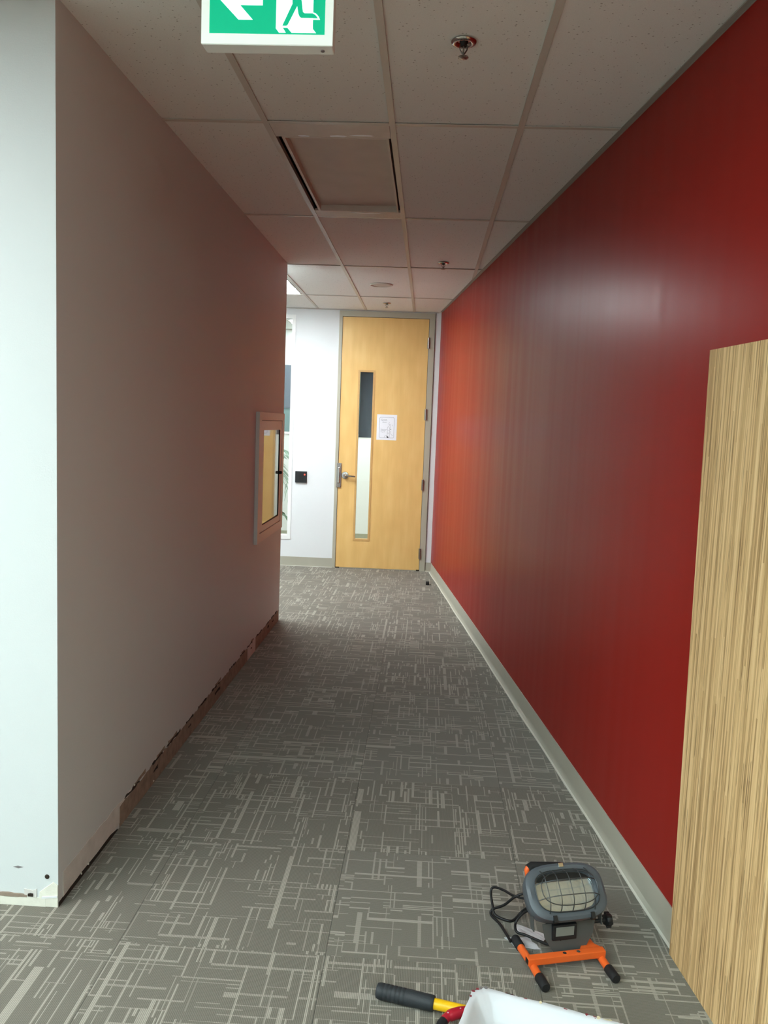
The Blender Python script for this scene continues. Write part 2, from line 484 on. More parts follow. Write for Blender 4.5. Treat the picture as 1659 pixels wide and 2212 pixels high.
full_mesh = {}
gap = 0.0006
for r in range(-13, 11):
    for c in range(-10, 4):
        x0, y0 = CX0+c*TS, CY0+r*TS
        poly = [(x0+gap, y0+gap), (x0+TS-gap, y0+gap), (x0+TS-gap, y0+TS-gap), (x0+gap, y0+TS-gap)]
        ps = room_pieces(poly)
        if not ps: continue
        k = turn.get((c, r), random.randint(0, 1)) + 2*random.randint(0, 1)
        cx, cy = x0+TS/2, y0+TS/2
        ca, sa = round(math.cos(-k*math.pi/2)), round(math.sin(-k*math.pi/2))
        loc = lambda p: ((p[0]-cx)*ca-(p[1]-cy)*sa, (p[0]-cx)*sa+(p[1]-cy)*ca)
        whole = len(ps) == 1 and len(ps[0]) == 4 and abs((max(p[0] for p in ps[0])-min(p[0] for p in ps[0])) - (TS-2*gap)) < 1e-6 and abs((max(p[1] for p in ps[0])-min(p[1] for p in ps[0])) - (TS-2*gap)) < 1e-6
        if whole and 'm' in full_mesh: me = full_mesh['m']
        else:
            mb = MB()
            for p in ps: mb.prism([loc(q) for q in p], -0.007, 0.0)
            me = mb.mesh('carpet_tile', M['carpet'])
            if whole: full_mesh['m'] = me
        o = link(bpy.data.objects.new('carpet_tile', me), floor, (cx, cy, 0))
        o.rotation_euler = (0, 0, k*math.pi/2)

# ceiling: plenum slab, grid tees and lay-in tiles
ceiling = S(MB().box(X_MIN-0.2, 2.2, Y_MIN-0.2, FAR_Y+0.2, CEIL+0.16, CEIL+0.26).build('ceiling', M['dark_void']))
HATCH = (0, 0)             # grid cell with the access panel (column 0 starts at TEE_X, row 0 at TEE_Y)
LIGHT_CELLS = {(-2, 2): 'alcove', (-6, 2): 'alcove', (-4, -2): 'near', (-4, -3): 'near', (-8, -2): 'near', (-6, -4): 'near', (0, -4): 'behind', (-2, -3): 'behind', (2, -3): 'behind', (-4, -5): 'behind', (2, -5): 'behind', (-2, 4): 'room', (0, 4): 'room'}  # the 'behind' cells hold added, unseen fill panels
tile_mesh = None
for r in range(-6, 6):
    for c in range(-11, 4):
        if (c, r) == HATCH or (c, r) in LIGHT_CELLS: continue
        x0, y0 = TEE_X+c*TW, TEE_Y+r*TL
        e = 0.006
        poly = [(x0+e, y0+e), (x0+TW-e, y0+e), (x0+TW-e, y0+TL-e), (x0+e, y0+TL-e)]
        if r < 4:
            ps = room_pieces(poly) if y0 < EY else [poly]
            if y0+TL > EY:  # beyond the end wall the ceiling goes on
                q = clip(poly, (EA, -1), -(EY+0.12)); ps = ps+([q] if len(q) > 2 else [])
        else:
            ps = [poly]
        ps = [p for p in (clip(q, (0, 1), FAR_Y) for q in ps) if len(p) > 2]
        ps = [p for p in (clip(q, (-1, 0), -X_MIN) for q in ps) if len(p) > 2]
        if not ps: continue
        cx, cy = x0+TW/2, y0+TL/2
        whole = len(ps) == 1 and ps[0] == poly
        if whole and tile_mesh: me = tile_mesh
        else:
            mb = MB()
            for p in ps: mb.prism([(q[0]-cx, q[1]-cy) for q in p], 0.004, 0.02)
            me = mb.mesh('ceiling_tile', M['tile'])
            if whole: tile_mesh = me
        dz = random.uniform(-0.001, 0.0015)
        link(bpy.data.objects.new('ceiling_tile', me), ceiling, (cx, cy, CEIL+dz))
def tee_bar(x0, x1, y0, y1, name='ceiling_tee', web=True, dz=0.0):
    mb = MB().box(x0, x1, y0, y1, CEIL-0.0015+dz, CEIL+0.0015+dz)
    if x1-x0 < y1-y0: mb.box((x0+x1)/2-0.001, (x0+x1)/2+0.001, y0, y1, CEIL+0.0015+dz, CEIL+0.04)
    else: mb.box(x0, x1, (y0+y1)/2-0.001, (y0+y1)/2+0.001, CEIL+0.0015+dz, CEIL+0.04)
    mb.build(name, M['tee'], ceiling)
HW = 0.012
for c in range(-10, 5):
    x = TEE_X+c*TW
    ymax = EY+EA*x
    if x+HW < LX:
        if x-HW > X_MIN: tee_bar(x-HW, x+HW, Y_MIN, LY0); tee_bar(x-HW, x+HW, LY1, ymax); tee_bar(x-HW, x+HW, ymax+0.13, FAR_Y)
        continue
    yr = (x+HW-RX0)/RS                        # the right wall cuts the runner off
    tee_bar(x-HW, x+HW, Y_MIN, min(ymax, yr-0.02))
    tee_bar(x-HW, x+HW, ymax+0.13, FAR_Y)
for r in range(-5, 6):
    y = TEE_Y+r*TL
    xl = LX if LY0 < y < LY1 else X_MIN
    c0 = math.ceil((xl-TEE_X)/TW)
    xr = rwall(y)-0.01 if y < EY else 2.0
    stops = [xl]+[TEE_X+k*TW for k in range(c0, 8) if xl+0.05 < TEE_X+k*TW < xr-0.03]+[xr]
    for a, b in zip(stops, stops[1:]):
        tee_bar(a+(HW if a != xl else 0), b-(HW if b != xr else 0), y-HW, y+HW, 'cross_tee', dz=0.0004)

# right wall (red), in its own turned frame: local x points into the wall, y runs along it
wr = empty('wall_right_frame', (RX0, 0, 0), ANG_R)
wall_right = S(MB().box(0, 0.14, -5.4, 9.30, -0.05, CEIL+0.12).build('wall_right', M['red_paint']))
wall_right.location = (RX0, 0, 0); wall_right.rotation_euler = (0, 0, ANG_R)
bpy.data.objects.remove(wr)
trim = S(MB().box(-0.022, 0.0, -5.0, 8.98, CEIL-0.0025, CEIL+0.001).box(-0.003, 0.0, -5.0, 8.98, CEIL-0.004, CEIL+0.02).build('trim_1', M['angle']))
trim.location = (RX0, 0, 0); trim.rotation_euler = (0, 0, ANG_R)

# vinyl cove base on the right wall: face and flared toe that wanders along the carpet
def cove_base(name, y0, y1, wav, parent=None):
    n = max(2, int((y1-y0)/0.06)); rings = []; toes = []
    for i in range(n+1):
        y = y0+(y1-y0)*i/n
        w = wav*(0.5+0.5*math.sin(y*5.1)*math.sin(y*2.3+1.0))
        rings.append([(0.0, y, 0.001), (0.0, y, 0.104), (-0.003, y, 0.104), (-0.0045, y, 0.100), (-0.0045, y, 0.030), (-0.007, y, 0.016), (-0.012-w, y, 0.006), (-0.017-w, y, 0.004), (-0.017-w, y, 0.001)])
        toes.append([(-0.0145-w, y, 0.0008), (-0.013-w, y, 0.0066), (-0.0185-w, y, 0.0046), (-0.0200-w, y, 0.0008)])
    b = S(MB().loft(rings).build(name, M['base'], smooth=35))
    MB().loft(toes).build('toe', M['base_toe'], b)
    return b
b = cove_base('baseboard_right', -4.9, 9.02, 0.006)
b.location = (RX0, 0, 0); b.rotation_euler = (0, 0, ANG_R)

# left partition block with a niche for the fire cabinet
CAB_Y0, CAB_Y1, CAB_Z0, CAB_Z1 = 5.50, 6.36, 0.80, 1.585
def wall_block():
    mb = MB()
    zt, zb = CEIL+0.12, -0.05
    def q(*p): mb.add(p, [tuple(range(len(p)))])
    q((X_MIN, LY0, zb), (LX, LY0, zb), (LX, LY0, zt), (X_MIN, LY0, zt))
    q((X_MIN, LY1, zb), (LX, LY1, zb), (LX, LY1, zt), (X_MIN, LY1, zt))
    q((X_MIN, LY0, zb), (X_MIN, LY1, zb), (X_MIN, LY1, zt), (X_MIN, LY0, zt))
    q((X_MIN, LY0, zt), (LX, LY0, zt), (LX, LY1, zt), (X_MIN, LY1, zt))
    q((X_MIN, LY0, zb), (LX, LY0, zb), (LX, LY1, zb), (X_MIN, LY1, zb))
    for y0, y1, z0, z1 in ((LY0, CAB_Y0, zb, zt), (CAB_Y1, LY1, zb, zt), (CAB_Y0, CAB_Y1, zb, CAB_Z0), (CAB_Y0, CAB_Y1, CAB_Z1, zt)):
        q((LX, y0, z0), (LX, y1, z0), (LX, y1, z1), (LX, y0, z1))
    xb = LX-0.14
    q((xb, CAB_Y0, CAB_Z0), (xb, CAB_Y1, CAB_Z0), (xb, CAB_Y1, CAB_Z1), (xb, CAB_Y0, CAB_Z1))
    q((xb, CAB_Y0, CAB_Z0), (LX, CAB_Y0, CAB_Z0), (LX, CAB_Y0, CAB_Z1), (xb, CAB_Y0, CAB_Z1))
    q((xb, CAB_Y1, CAB_Z0), (LX, CAB_Y1, CAB_Z0), (LX, CAB_Y1, CAB_Z1), (xb, CAB_Y1, CAB_Z1))
    q((xb, CAB_Y0, CAB_Z0), (LX, CAB_Y0, CAB_Z0), (LX, CAB_Y1, CAB_Z0), (xb, CAB_Y1, CAB_Z0))
    q((xb, CAB_Y0, CAB_Z1), (LX, CAB_Y0, CAB_Z1), (LX, CAB_Y1, CAB_Z1), (xb, CAB_Y1, CAB_Z1))
    me = mb.mesh('wall_left', M['hall_paint'])
    bm = bmesh.new(); bm.from_mesh(me); bmesh.ops.remove_doubles(bm, verts=bm.verts, dist=1e-5); bmesh.ops.recalc_face_normals(bm, faces=bm.faces); bm.to_mesh(me); bm.free()
    return S(link(bpy.data.objects.new('wall_left', me)))
wall_left = wall_block()

# torn strip where the base was pulled off the left wall
random.seed(11)
def jag(y0, y1, zlo, zhi, step, top_j, bot_j=0.0):
    n = max(2, int((y1-y0)/step)); ys = [y0+(y1-y0)*i/n for i in range(n+1)]
    top = [(y+random.uniform(-.2, .2)*step, zhi+random.uniform(-top_j, top_j)) for y in ys]
    bot = [(y, max(0.001, zlo+random.uniform(-bot_j, bot_j))) for y in ys]
    top[0] = (ys[0], top[0][1]); top[-1] = (ys[-1], top[-1][1])
    return bot+top[::-1]
MB().prism(jag(2.52, 3.16, 0.018, 0.100, 0.05, 0.004, 0.004), LX, LX+0.0012, 'x').build('scraped_plaster', M['torn_pale'], wall_left)
y = 3.02
while y < LY1-0.06:
    L = min(random.uniform(0.18, 0.42), LY1-0.003-y)
    pale = random.random() < 0.25
    MB().prism(jag(y, y+L, 0.002, random.uniform(0.084, 0.094), 0.02, 0.0045), LX, LX+0.0016, 'x').build('torn_paper', M['torn_pale' if pale else 'torn'], wall_left)
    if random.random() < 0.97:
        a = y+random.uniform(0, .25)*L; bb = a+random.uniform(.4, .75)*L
        MB().prism(jag(a, min(bb, LY1-.003), 0.088, 0.095, 0.022, 0.0055, 0.004), LX, LX+0.0024, 'x').build('torn_and_shade_sliver', M['gap'], wall_left)  # raised dark sliver painted for the shade in a torn recess
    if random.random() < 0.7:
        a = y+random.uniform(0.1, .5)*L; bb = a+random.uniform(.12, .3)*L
        MB().prism(jag(a, min(bb, LY1-.003), 0.050, 0.060, 0.03, 0.006, 0.005), LX, LX+0.0026, 'x').build('torn_and_shade_sliver', M['gap'], wall_left)  # dark plate in place of a shaded crack
    if random.random() < 0.5:
        a = y+random.uniform(0.1, .5)*L; bb = a+random.uniform(.3, .5)*L
        MB().prism(jag(a, min(bb, LY1-.003), 0.094, 0.106, 0.03, 0.005, 0.003), LX, LX+0.0014, 'x').build('torn_paper', M['torn'], wall_left)
    y += L+0.001
MB().prism([(2.487, 0.001), (3.0, 0.001), (3.0, 0.006), (2.93, 0.017), (2.8, 0.014), (2.66, 0.018), (2.487, 0.015)], LX, LX+0.0016, 'x').build('floor_gap_shade', M['gap'], wall_left)  # dark strip stands in for the shade under the wall's foot
for yy, zz in ((2.72, 0.018), (3.18, 0.10), (2.66, 0.016), (3.42, 0.012)):
    MB().lathe([(0.004, 0), (0.003, 0.004)], 6, 'x', (LX, yy, zz)).build('paint_chip', M['cream'], wall_left)
# scraped foot of the near end of the partition
def jagx(x0, x1, zlo, zhi, step, tj):
    return [(u, v) for u, v in jag(x0, x1, zlo, zhi, step, tj)]
MB().prism(jagx(-1.60, -1.155, 0.001, 0.030, 0.03, 0.005), LY0-0.004, LY0, 'y').build('glue_strip', M['cream'], wall_left)
MB().prism(jagx(-1.34, -1.215, 0.030, 0.040, 0.02, 0.004), LY0-0.005, LY0, 'y').build('torn_and_shade_sliver', M['torn'], wall_left)
MB().prism(jagx(-1.225, -1.185, 0.030, 0.058, 0.012, 0.006), LY0-0.003, LY0, 'y').build('torn_paper', M['torn_pale'], wall_left)
MB().prism(jagx(-1.212, -1.195, 0.034, 0.044, 0.008, 0.002), LY0-0.006, LY0, 'y').build('torn_and_shade_sliver', M['gap'], wall_left)  # dark plate painted as shade in the torn spot
MB().prism([(-1.178, 0.001), (LX, 0.001), (LX, 0.075), (-1.13, 0.085), (-1.175, 0.05)], LY0-0.003, LY0, 'y').build('corner_bead', M['cream'], wall_left, bevel=0.001)
MB().prism([(-1.17, 0.028), (LX-0.002, 0.034), (LX-0.002, 0.040), (-1.165, 0.036)], LY0-0.0045, LY0-0.002, 'y').build('paint_ridge', M['white_paint'], wall_left)
MB().lathe([(0.008, 0), (0.005, -0.004)], 10, 'y', (-1.151, LY0, 0.101)).build('nail_hole_shade', M['gap'], wall_left)  # raised dark disc painted for the shade inside a nail hole
MB().prism([(-1.262, 0.128), (-1.244, 0.124), (-1.228, 0.129), (-1.246, 0.132)], LY0-0.001, LY0, 'y').build('scuff', M['fleck_grey'], wall_left)
MB().prism([(-1.42, 0.052), (-1.385, 0.046), (-1.37, 0.056), (-1.4, 0.066), (-1.43, 0.064)], LY0-0.002, LY0, 'y').build('scuff', M['torn_pale'], wall_left)

# end wall with door and sidelight openings (local frame at the wall plane)
DX0, DX1, DTOP = -0.978, 0.034, 2.752
WX0, WX1, WZ0, WZ1 = -2.60, -1.450, 0.305, 2.680
def wall_back():
    mb = MB(); zt, zb = CEIL+0.12, -0.05
    for x0, x1, z0, z1 in ((X_MIN, WX0, zb, zt), (WX0, WX1, zb, WZ0), (WX0, WX1, WZ1, zt), (WX1, DX0, zb, zt), (DX0, DX1, DTOP, zt), (DX1, 0.104, zb, zt)):
        mb.box(x0, x1, 0, 0.12, z0, z1)
    o = S(mb.build('wall_back', M['white_paint'])); o.location = (0, EY, 0); o.rotation_euler = (0, 0, ANG_E)
    return o
wall_back()
b = S(MB().box(X_MIN, DX0-0.001, -0.004, 0, 0.001, 0.102).box(X_MIN, DX0-0.001, -0.013, -0.002, 0.001, 0.008).build('baseboard_back', M['base'])); b.location = (0, EY, 0); b.rotation_euler = (0, 0, ANG_E)
MB().box(X_MIN, DX0-0.001, -0.017, -0.012, 0.0008, 0.007).build('toe', M['base_toe'], b)
MB().box(DX1+0.001, 0.098, -0.004, 0, 0.001, 0.100).build('base_return', M['base'], b)
MB().box(DX1+0.001, 0.088, -0.016, -0.003, 0.0008, 0.008).build('toe', M['base_toe'], b)
b = S(MB().box(X_MIN, 0.07, -0.022, 0, CEIL-0.0025, CEIL+0.001).build('trim_2', M['tee'])); b.location = (0, EY, 0); b.rotation_euler = (0, 0, ANG_E)

# walls out of frame that close the rooms
S(MB().box(X_MIN-0.14, X_MIN, Y_MIN, FAR_Y, -0.05, CEIL+0.12).build('wall_side', M['white_paint']))
S(MB().box(X_MIN, rwall(Y_MIN), Y_MIN-0.14, Y_MIN, -0.05, CEIL+0.12).build('wall_front', M['white_paint']))
wall_far = S(MB().box(X_MIN, 1.9, FAR_Y, FAR_Y+0.12, -0.05, CEIL+0.12).build('wall_far', M['white_paint']))
S(MB().box(1.9, 2.04, 9.3, FAR_Y+0.12, -0.05, CEIL+0.12).build('wall_far_side', M['white_paint']))
S(MB().box(X_MIN, 1.9, FAR_Y-0.012, FAR_Y, -0.006, 0.105).build('baseboard_far', M['far_base']))
S(MB().box(X_MIN, 1.9, 9.16, FAR_Y-0.012, -0.007, 0.0).build('floor_far_room', M['base_toe']))

# ------------------------------------------------------------------ door_1
def make_door():
    E0 = empty('door_1', (0, EY, 0), ANG_E, 'tall maple veneer door with narrow vision glass in grey frame at corridor end', 'door'); E0['kind'] = 'structure'
    z1 = 2.690
    fr = MB()
    fr.prism([(DX0, 0.0), (-0.944, 0.0), (-0.944, z1+0.004), (-0.026, z1+0.004), (-0.026, 0.0), (DX1, 0.0), (DX1, DTOP), (DX0, DTOP)], -0.010, 0.13, 'y')
    f = fr.build('door_frame', M['door_frame'], E0, bevel=0.002)
    MB().box(-0.944, -0.930, 0.046, 0.07, 0.0, z1).box(-0.040, -0.026, 0.046, 0.07, 0.0, z1).box(-0.944, -0.026, 0.046, 0.07, z1-0.012, z1+0.004).build('door_stop_strip', M['door_frame'], f)
    MB().box(DX1-0.001, DX1+0.003, -0.0105, 0.0, 0.0, DTOP).build('frame_side_shade', M['gap'], f)  # solid dark strip painted as the shadow line beside the frame
    MB().box(-0.944, -0.9405, 0.006, 0.012, 0.0, z1+0.004).box(-0.030, -0.026, 0.006, 0.012, 0.0, z1+0.004).box(-0.9405, -0.030, 0.006, 0.012, z1, z1+0.004).build('gap_shade_strip', M['gap'], f)  # dark strip around the leaf, painting the shade of the door gap
    # leaf with a real opening for the vision panel
    gx0, gx1, gz0, gz1 = -0.750, -0.590, 0.318, 2.128
    lf = MB(); x0, x1, a, bq = -0.9405, -0.0300, 0.000, 0.044
    for u0, u1, w0, w1 in ((x0, gx0, 0.010, z1), (gx1, x1, 0.010, z1), (gx0, gx1, 0.010, gz0), (gx0, gx1, gz1, z1)):
        lf.box(u0, u1, a, bq, w0, w1)
    leaf = lf.build('door_leaf', M['door_wood'], E0)
    bd = MB()
    for u0, u1, w0, w1 in ((gx0-0.010, gx0+0.010, gz0-0.010, gz1+0.010), (gx1-0.010, gx1+0.010, gz0-0.010, gz1+0.010), (gx0+0.010, gx1-0.010, gz0-0.010, gz0+0.010), (gx0+0.010, gx1-0.010, gz1-0.010, gz1+0.010)):
        bd.box(u0, u1, -0.005, 0.049, w0, w1)
    bd.build('glazing_bead', M['bead'], leaf)
    MB().box(gx0, gx1, 0.020, 0.024, gz0, gz1).build('vision_glass', M['glass'], leaf)
    MB().box(gx0+0.012, gx1-0.012, 0.055, 0.057, 1.435, gz1+0.02).box(gx0+0.012, gx1-0.012, 0.052, 0.060, 1.424, 1.437).build('blind', M['blind'], E0)
    MB().box(x0+0.002, x1-0.002, 0.004, 0.040, 0.003, 0.010).build('sweep', M['base_toe'], E0)
    MB().box(-0.944, -0.90, 0.0, 0.04, 0.0, 0.012).build('floor_gasket', M['gap'], E0)
    MB().box(-0.06, -0.026, 0.0, 0.04, 0.0, 0.016).build('floor_gasket', M['gap'], E0)
    # hinges
    for zc in (2.440, 1.690, 0.940, 0.195):
        h = MB().box(-0.040, -0.016, -0.0115, -0.006, zc-0.057, zc+0.057).build('hinge', M['steel'], E0)
        kn = MB()
        for i in range(5):
            w0 = zc-0.057+i*0.0228
            kn.lathe([(0.0095, w0+0.0006), (0.0095, w0+0.0222)], 12, 'z', (-0.0265, -0.0195, 0))
        kn.lathe([(0.004, zc+0.057), (0.0055, zc+0.059), (0.003, zc+0.064)], 10, 'z', (-0.0265, -0.0195, 0))
        kn.build('knuckle', M['steel'], h, smooth=40)
    # latch guard
    g = MB().box(-0.958, -0.908, -0.014, -0.0105, 0.880, 1.142).build('latch_guard', M['bright_chrome'], E0, bevel=0.001)
    MB().loft([[(-0.950, -0.014, 0.922), (-0.918, -0.014, 0.922), (-0.918, -0.014, 1.100), (-0.950, -0.014, 1.100)],
               [(-0.946, -0.030, 0.930), (-0.926, -0.034, 0.930), (-0.926, -0.034, 1.092), (-0.946, -0.030, 1.092)]]).build('guard_cover', M['bright_chrome'], g, bevel=0.002)
    for sx, sz in ((-0.914, 1.135), (-0.918, 1.116), (-0.918, 0.908), (-0.914, 0.890)):
        MB().lathe([(0.0055, -0.014), (0.0055, -0.0165), (0.003, -0.0185)], 10, 'y', (sx, 0, sz)).build('screw', M['chrome'], g)
    # lever set
    L = MB().lathe([(0.040, -0.0005), (0.040, -0.006), (0.036, -0.012), (0.018, -0.014), (0.018, -0.034), (0.015, -0.038)], 28, 'y', (-0.866, 0, 1.012)).build('lever_rose', M['chrome'], E0, smooth=40)
    MB().tube(smooth_path([(-0.866, -0.030, 1.012), (-0.862, -0.052, 1.012), (-0.845, -0.058, 1.011), (-0.80, -0.056, 1.007), (-0.756, -0.050, 1.004)], 4), [0.0115]*4+[0.0115]*4+[0.010]*4+[0.0095]*4+[0.009], 12).build('lever', M['bright_chrome'], L, smooth=50)
    MB().lathe([(0.008, -0.038), (0.008, -0.041)], 14, 'y', (-0.866, 0, 1.012)).build('keyway', M['steel'], L)
    return E0
make_door()

# ------------------------------------------------------------------ window_1, sidelight left of the door
def make_window():
    W = empty('window_1', (0, EY, 0), ANG_E, 'tall white framed sidelight window beside the door, half hidden by left wall', 'window'); W['kind'] = 'structure'
    t = 0.028
    fr = MB()
    for x0, x1, z0, z1 in ((WX0-0.012, WX0+t, WZ0-0.012, WZ1+0.012), (WX1-t, WX1+0.008, WZ0-0.012, WZ1+0.012), (WX0+t, WX1-t, WZ0-0.012, WZ0+t), (WX0+t, WX1-t, WZ1-t, WZ1+0.012)):
        fr.box(x0, x1, -0.008, 0.125, z0, z1)
    fr.build('window_frame', M['frame_white'], W)
    MB().box(WX0+t, WX1-t, 0.058, 0.064, WZ0+t, WZ1-t).build('pane', M['glass'], W)
make_window()

# far room: dark windows with blinds on the far wall, palm, light
W2 = empty('window_2', (0, FAR_Y, 0), 0, 'dark teal night window with blue grey blind seen through the sidelight', 'window'); W2['kind'] = 'structure'
MB().box(-3.20, -0.25, -0.012, -0.002, 1.40, 2.31).build('window_frame', M['frame_white'], W2)
MB().box(-3.17, -1.20, -0.016, -0.012, 1.43, 2.28).build('pane', M['night_glass'], W2)
MB().box(-3.16, -1.20, -0.030, -0.026, 1.74, 2.285).box(-3.16, -1.20, -0.034, -0.022, 2.270, 2.300).build('roller_blind', M['blind'], W2)
MB().box(-1.17, -0.28, -0.016, -0.012, 1.43, 2.28).build('pane', M['night_glass'], W2)

# ------------------------------------------------------------------ ceiling lights
def make_light(c, r, mkey, label, group):
    x0, y0 = TEE_X+c*TW, TEE_Y+r*TL
    L = empty('ceiling_light', (x0+TW/2, y0+TL/2, CEIL), 0, label, 'ceiling light', group)
    a, b2 = TW/2-0.007, TL/2-0.007
    fr = MB()
    for u0, u1, v0, v1 in ((-a, -a+0.022, -b2, b2), (a-0.022, a, -b2, b2), (-a+0.022, a-0.022, -b2, -b2+0.022), (-a+0.022, a-0.022, b2-0.022, b2)):
        fr.box(u0, u1, v0, v1, 0.002, 0.05)
    fr.build('light_frame', M['tee'], L)
    MB().box(a-0.034, a-0.022, -b2+0.022, b2-0.022, 0.004, 0.010).build('dark_slot', M['gap'], L)
    MB().box(-a+0.023, a-0.036, -b2+0.023, b2-0.023, 0.006, 0.016).build('diffuser', M[mkey], L)
    MB().box(-a, a, -b2, b2, 0.05, 0.07).build('housing', M['tee'], L)
make_light(-2, 2, 'lamp_alcove', 'lit ceiling light panel peeking past the far end of left wall', None)
make_light(-6, 2, 'lamp_alcove', 'lit ceiling light panel deep in the side passage past left wall', None)
for cc, rr, w in ((-4, -2, 'beside the near end of left wall'), (-4, -3, 'behind the viewer, second from near wall end'), (-8, -2, 'over the open area far from the red wall'), (-6, -4, 'at the back of the open area')):
    make_light(cc, rr, 'lamp_near', 'added unseen ceiling fill panel '+w, None)
for cc, rr, w in ((0, -4, 'behind the viewer in line with the corridor'), (-2, -3, 'behind the viewer nearest the partition side'), (2, -3, 'behind the viewer along the red wall'), (-4, -5, 'at the very back toward the open area'), (2, -5, 'at the very back along the red wall')):
    make_light(cc, rr, 'lamp_fill', 'added unseen ceiling fill panel '+w, None)  # unseen panels added behind the camera to lift the dark corridor
make_light(-2, 4, 'lamp_room', 'lit ceiling light panel seen through top of the sidelight window', None)
make_light(0, 4, 'lamp_room', 'lit ceiling light panel in the room behind the maple door', None)

# ------------------------------------------------------------------ ceiling access panel
def make_hatch():
    x0, y0 = TEE_X, TEE_Y
    H = empty('access_panel', (x0+TW/2, y0+TL/2, CEIL), 0, 'scuffed recessed access panel with dark side slots in the corridor ceiling', 'access panel')
    a, b2 = TW/2-0.013, TL/2-0.013
    fr = MB()
    MB().box(-a, a, -b2, -b2+0.150, -0.001, 0.012).build('end_strip', M['hatch_frame'], H, bevel=0.001)
    MB().box(-a, a, b2-0.130, b2, -0.001, 0.012).build('end_strip', M['hatch_frame'], H, bevel=0.001)
    px0, px1, py0, py1 = -0.205, 0.222, -b2+0.150, b2-0.130
    rim = MB()
    for u0, u1, v0, v1 in ((px0-0.012, px0, py0, py1), (px1, px1+0.010, py0, py1), (px0, px1, py0, py0+0.008), (px0, px1, py1-0.010, py1)):
        rim.box(u0, u1, v0, v1, -0.003, 0.045)
    rim.build('panel_rim', M['hatch_frame'], H)
    MB().box(px0, px1, py0+0.008, py1-0.010, 0.030, 0.040).build('panel', M['hatch'], H)
    MB().box(-a, px0-0.014, py0, py1, 0.07, 0.075).build('slot_back', M['dark_void'], H)
    MB().box(px1+0.012, a, py0, py1, 0.07, 0.075).build('slot_back', M['dark_void'], H)
    random.seed(3)
    for ux, uy, w in ((-0.12, py0-0.012, 0.03), (0.02, py0-0.016, 0.04), (0.13, py0-0.03, 0.05), (0.05, py1+0.03, 0.09)):
        pts = [(ux+w*math.cos(t)*random.uniform(.6, 1.2), uy+0.012*math.sin(t)*random.uniform(.5, 1.3)) for t in [i*math.pi/4 for i in range(8)]]
        MB().prism(pts, -0.0016, -0.001).build('paint_smear', M['paper'], H)
make_hatch()

# ------------------------------------------------------------------ sprinklers and speaker
def make_sprinkler(loc, label):
    s = empty('sprinkler_head', loc, 0, label, 'sprinkler', None)
    MB().lathe([(0.019, 0.0), (0.038, 0.0), (0.040, -0.003), (0.038, -0.007), (0.028, -0.010), (0.021, -0.006), (0.019, -0.002)], 24).build('escutcheon', M['bright_chrome'], s, smooth=50)
    MB().lathe([(0.019, 0.001), (0.014, -0.001), (0.013, -0.006), (0.010, -0.010), (0.009, -0.016)], 16).build('body', M['cabinet_dark'], s, smooth=50)
    fr = MB()
    for sg in (-1, 1):
        fr.tube(smooth_path([(sg*0.010, 0, -0.012), (sg*0.012, 0, -0.022), (sg*0.006, 0, -0.034), (0, 0, -0.041)], 3), 0.0022, 6)
    fr.build('frame_arms', M['steel'], s, smooth=60)
    MB().lathe([(0.0028, -0.014), (0.0028, -0.046)], 8).build('bulb', M['steel'], s)
    d = MB().lathe([(0.006, -0.046), (0.016, -0.047), (0.017, -0.049), (0.005, -0.052)], 18)
    for k in range(9):
        t = 2*math.pi*k/9; d.box(0.014*math.cos(t)-.002, 0.014*math.cos(t)+.002, 0.014*math.sin(t)-.002, 0.014*math.sin(t)+.002, -0.050, -0.0475)
    d.build('deflector', M['steel'], s)
    return s
sp = make_sprinkler((0.061, 2.735, CEIL+0.003), 'chrome ceiling sprinkler head nearest the green exit sign')
for (x, y), w in (((0.064, 6.275), 'small chrome sprinkler head hanging mid corridor close to the red wall'), ((-0.451, 8.408), 'small chrome sprinkler head hanging just before the maple door')):
    c = copy_tree(sp); c.location = (x, y, CEIL+0.003); c['label'] = w

s = empty('ceiling_speaker', (-0.447, 7.335, CEIL+0.003), 0, 'round flat grille set in the bright ceiling near the maple door', 'ceiling speaker')
MB().lathe([(0.098, 0.001), (0.100, -0.004), (0.094, -0.009), (0.088, -0.006), (0.088, 0.0)], 32).build('rim', M['tee'], s, smooth=50)
MB().lathe([(0.087, -0.003), (0.06, -0.006), (0.02, -0.007), (0.004, -0.007)], 32).build('grille', M['speaker'], s, smooth=50)

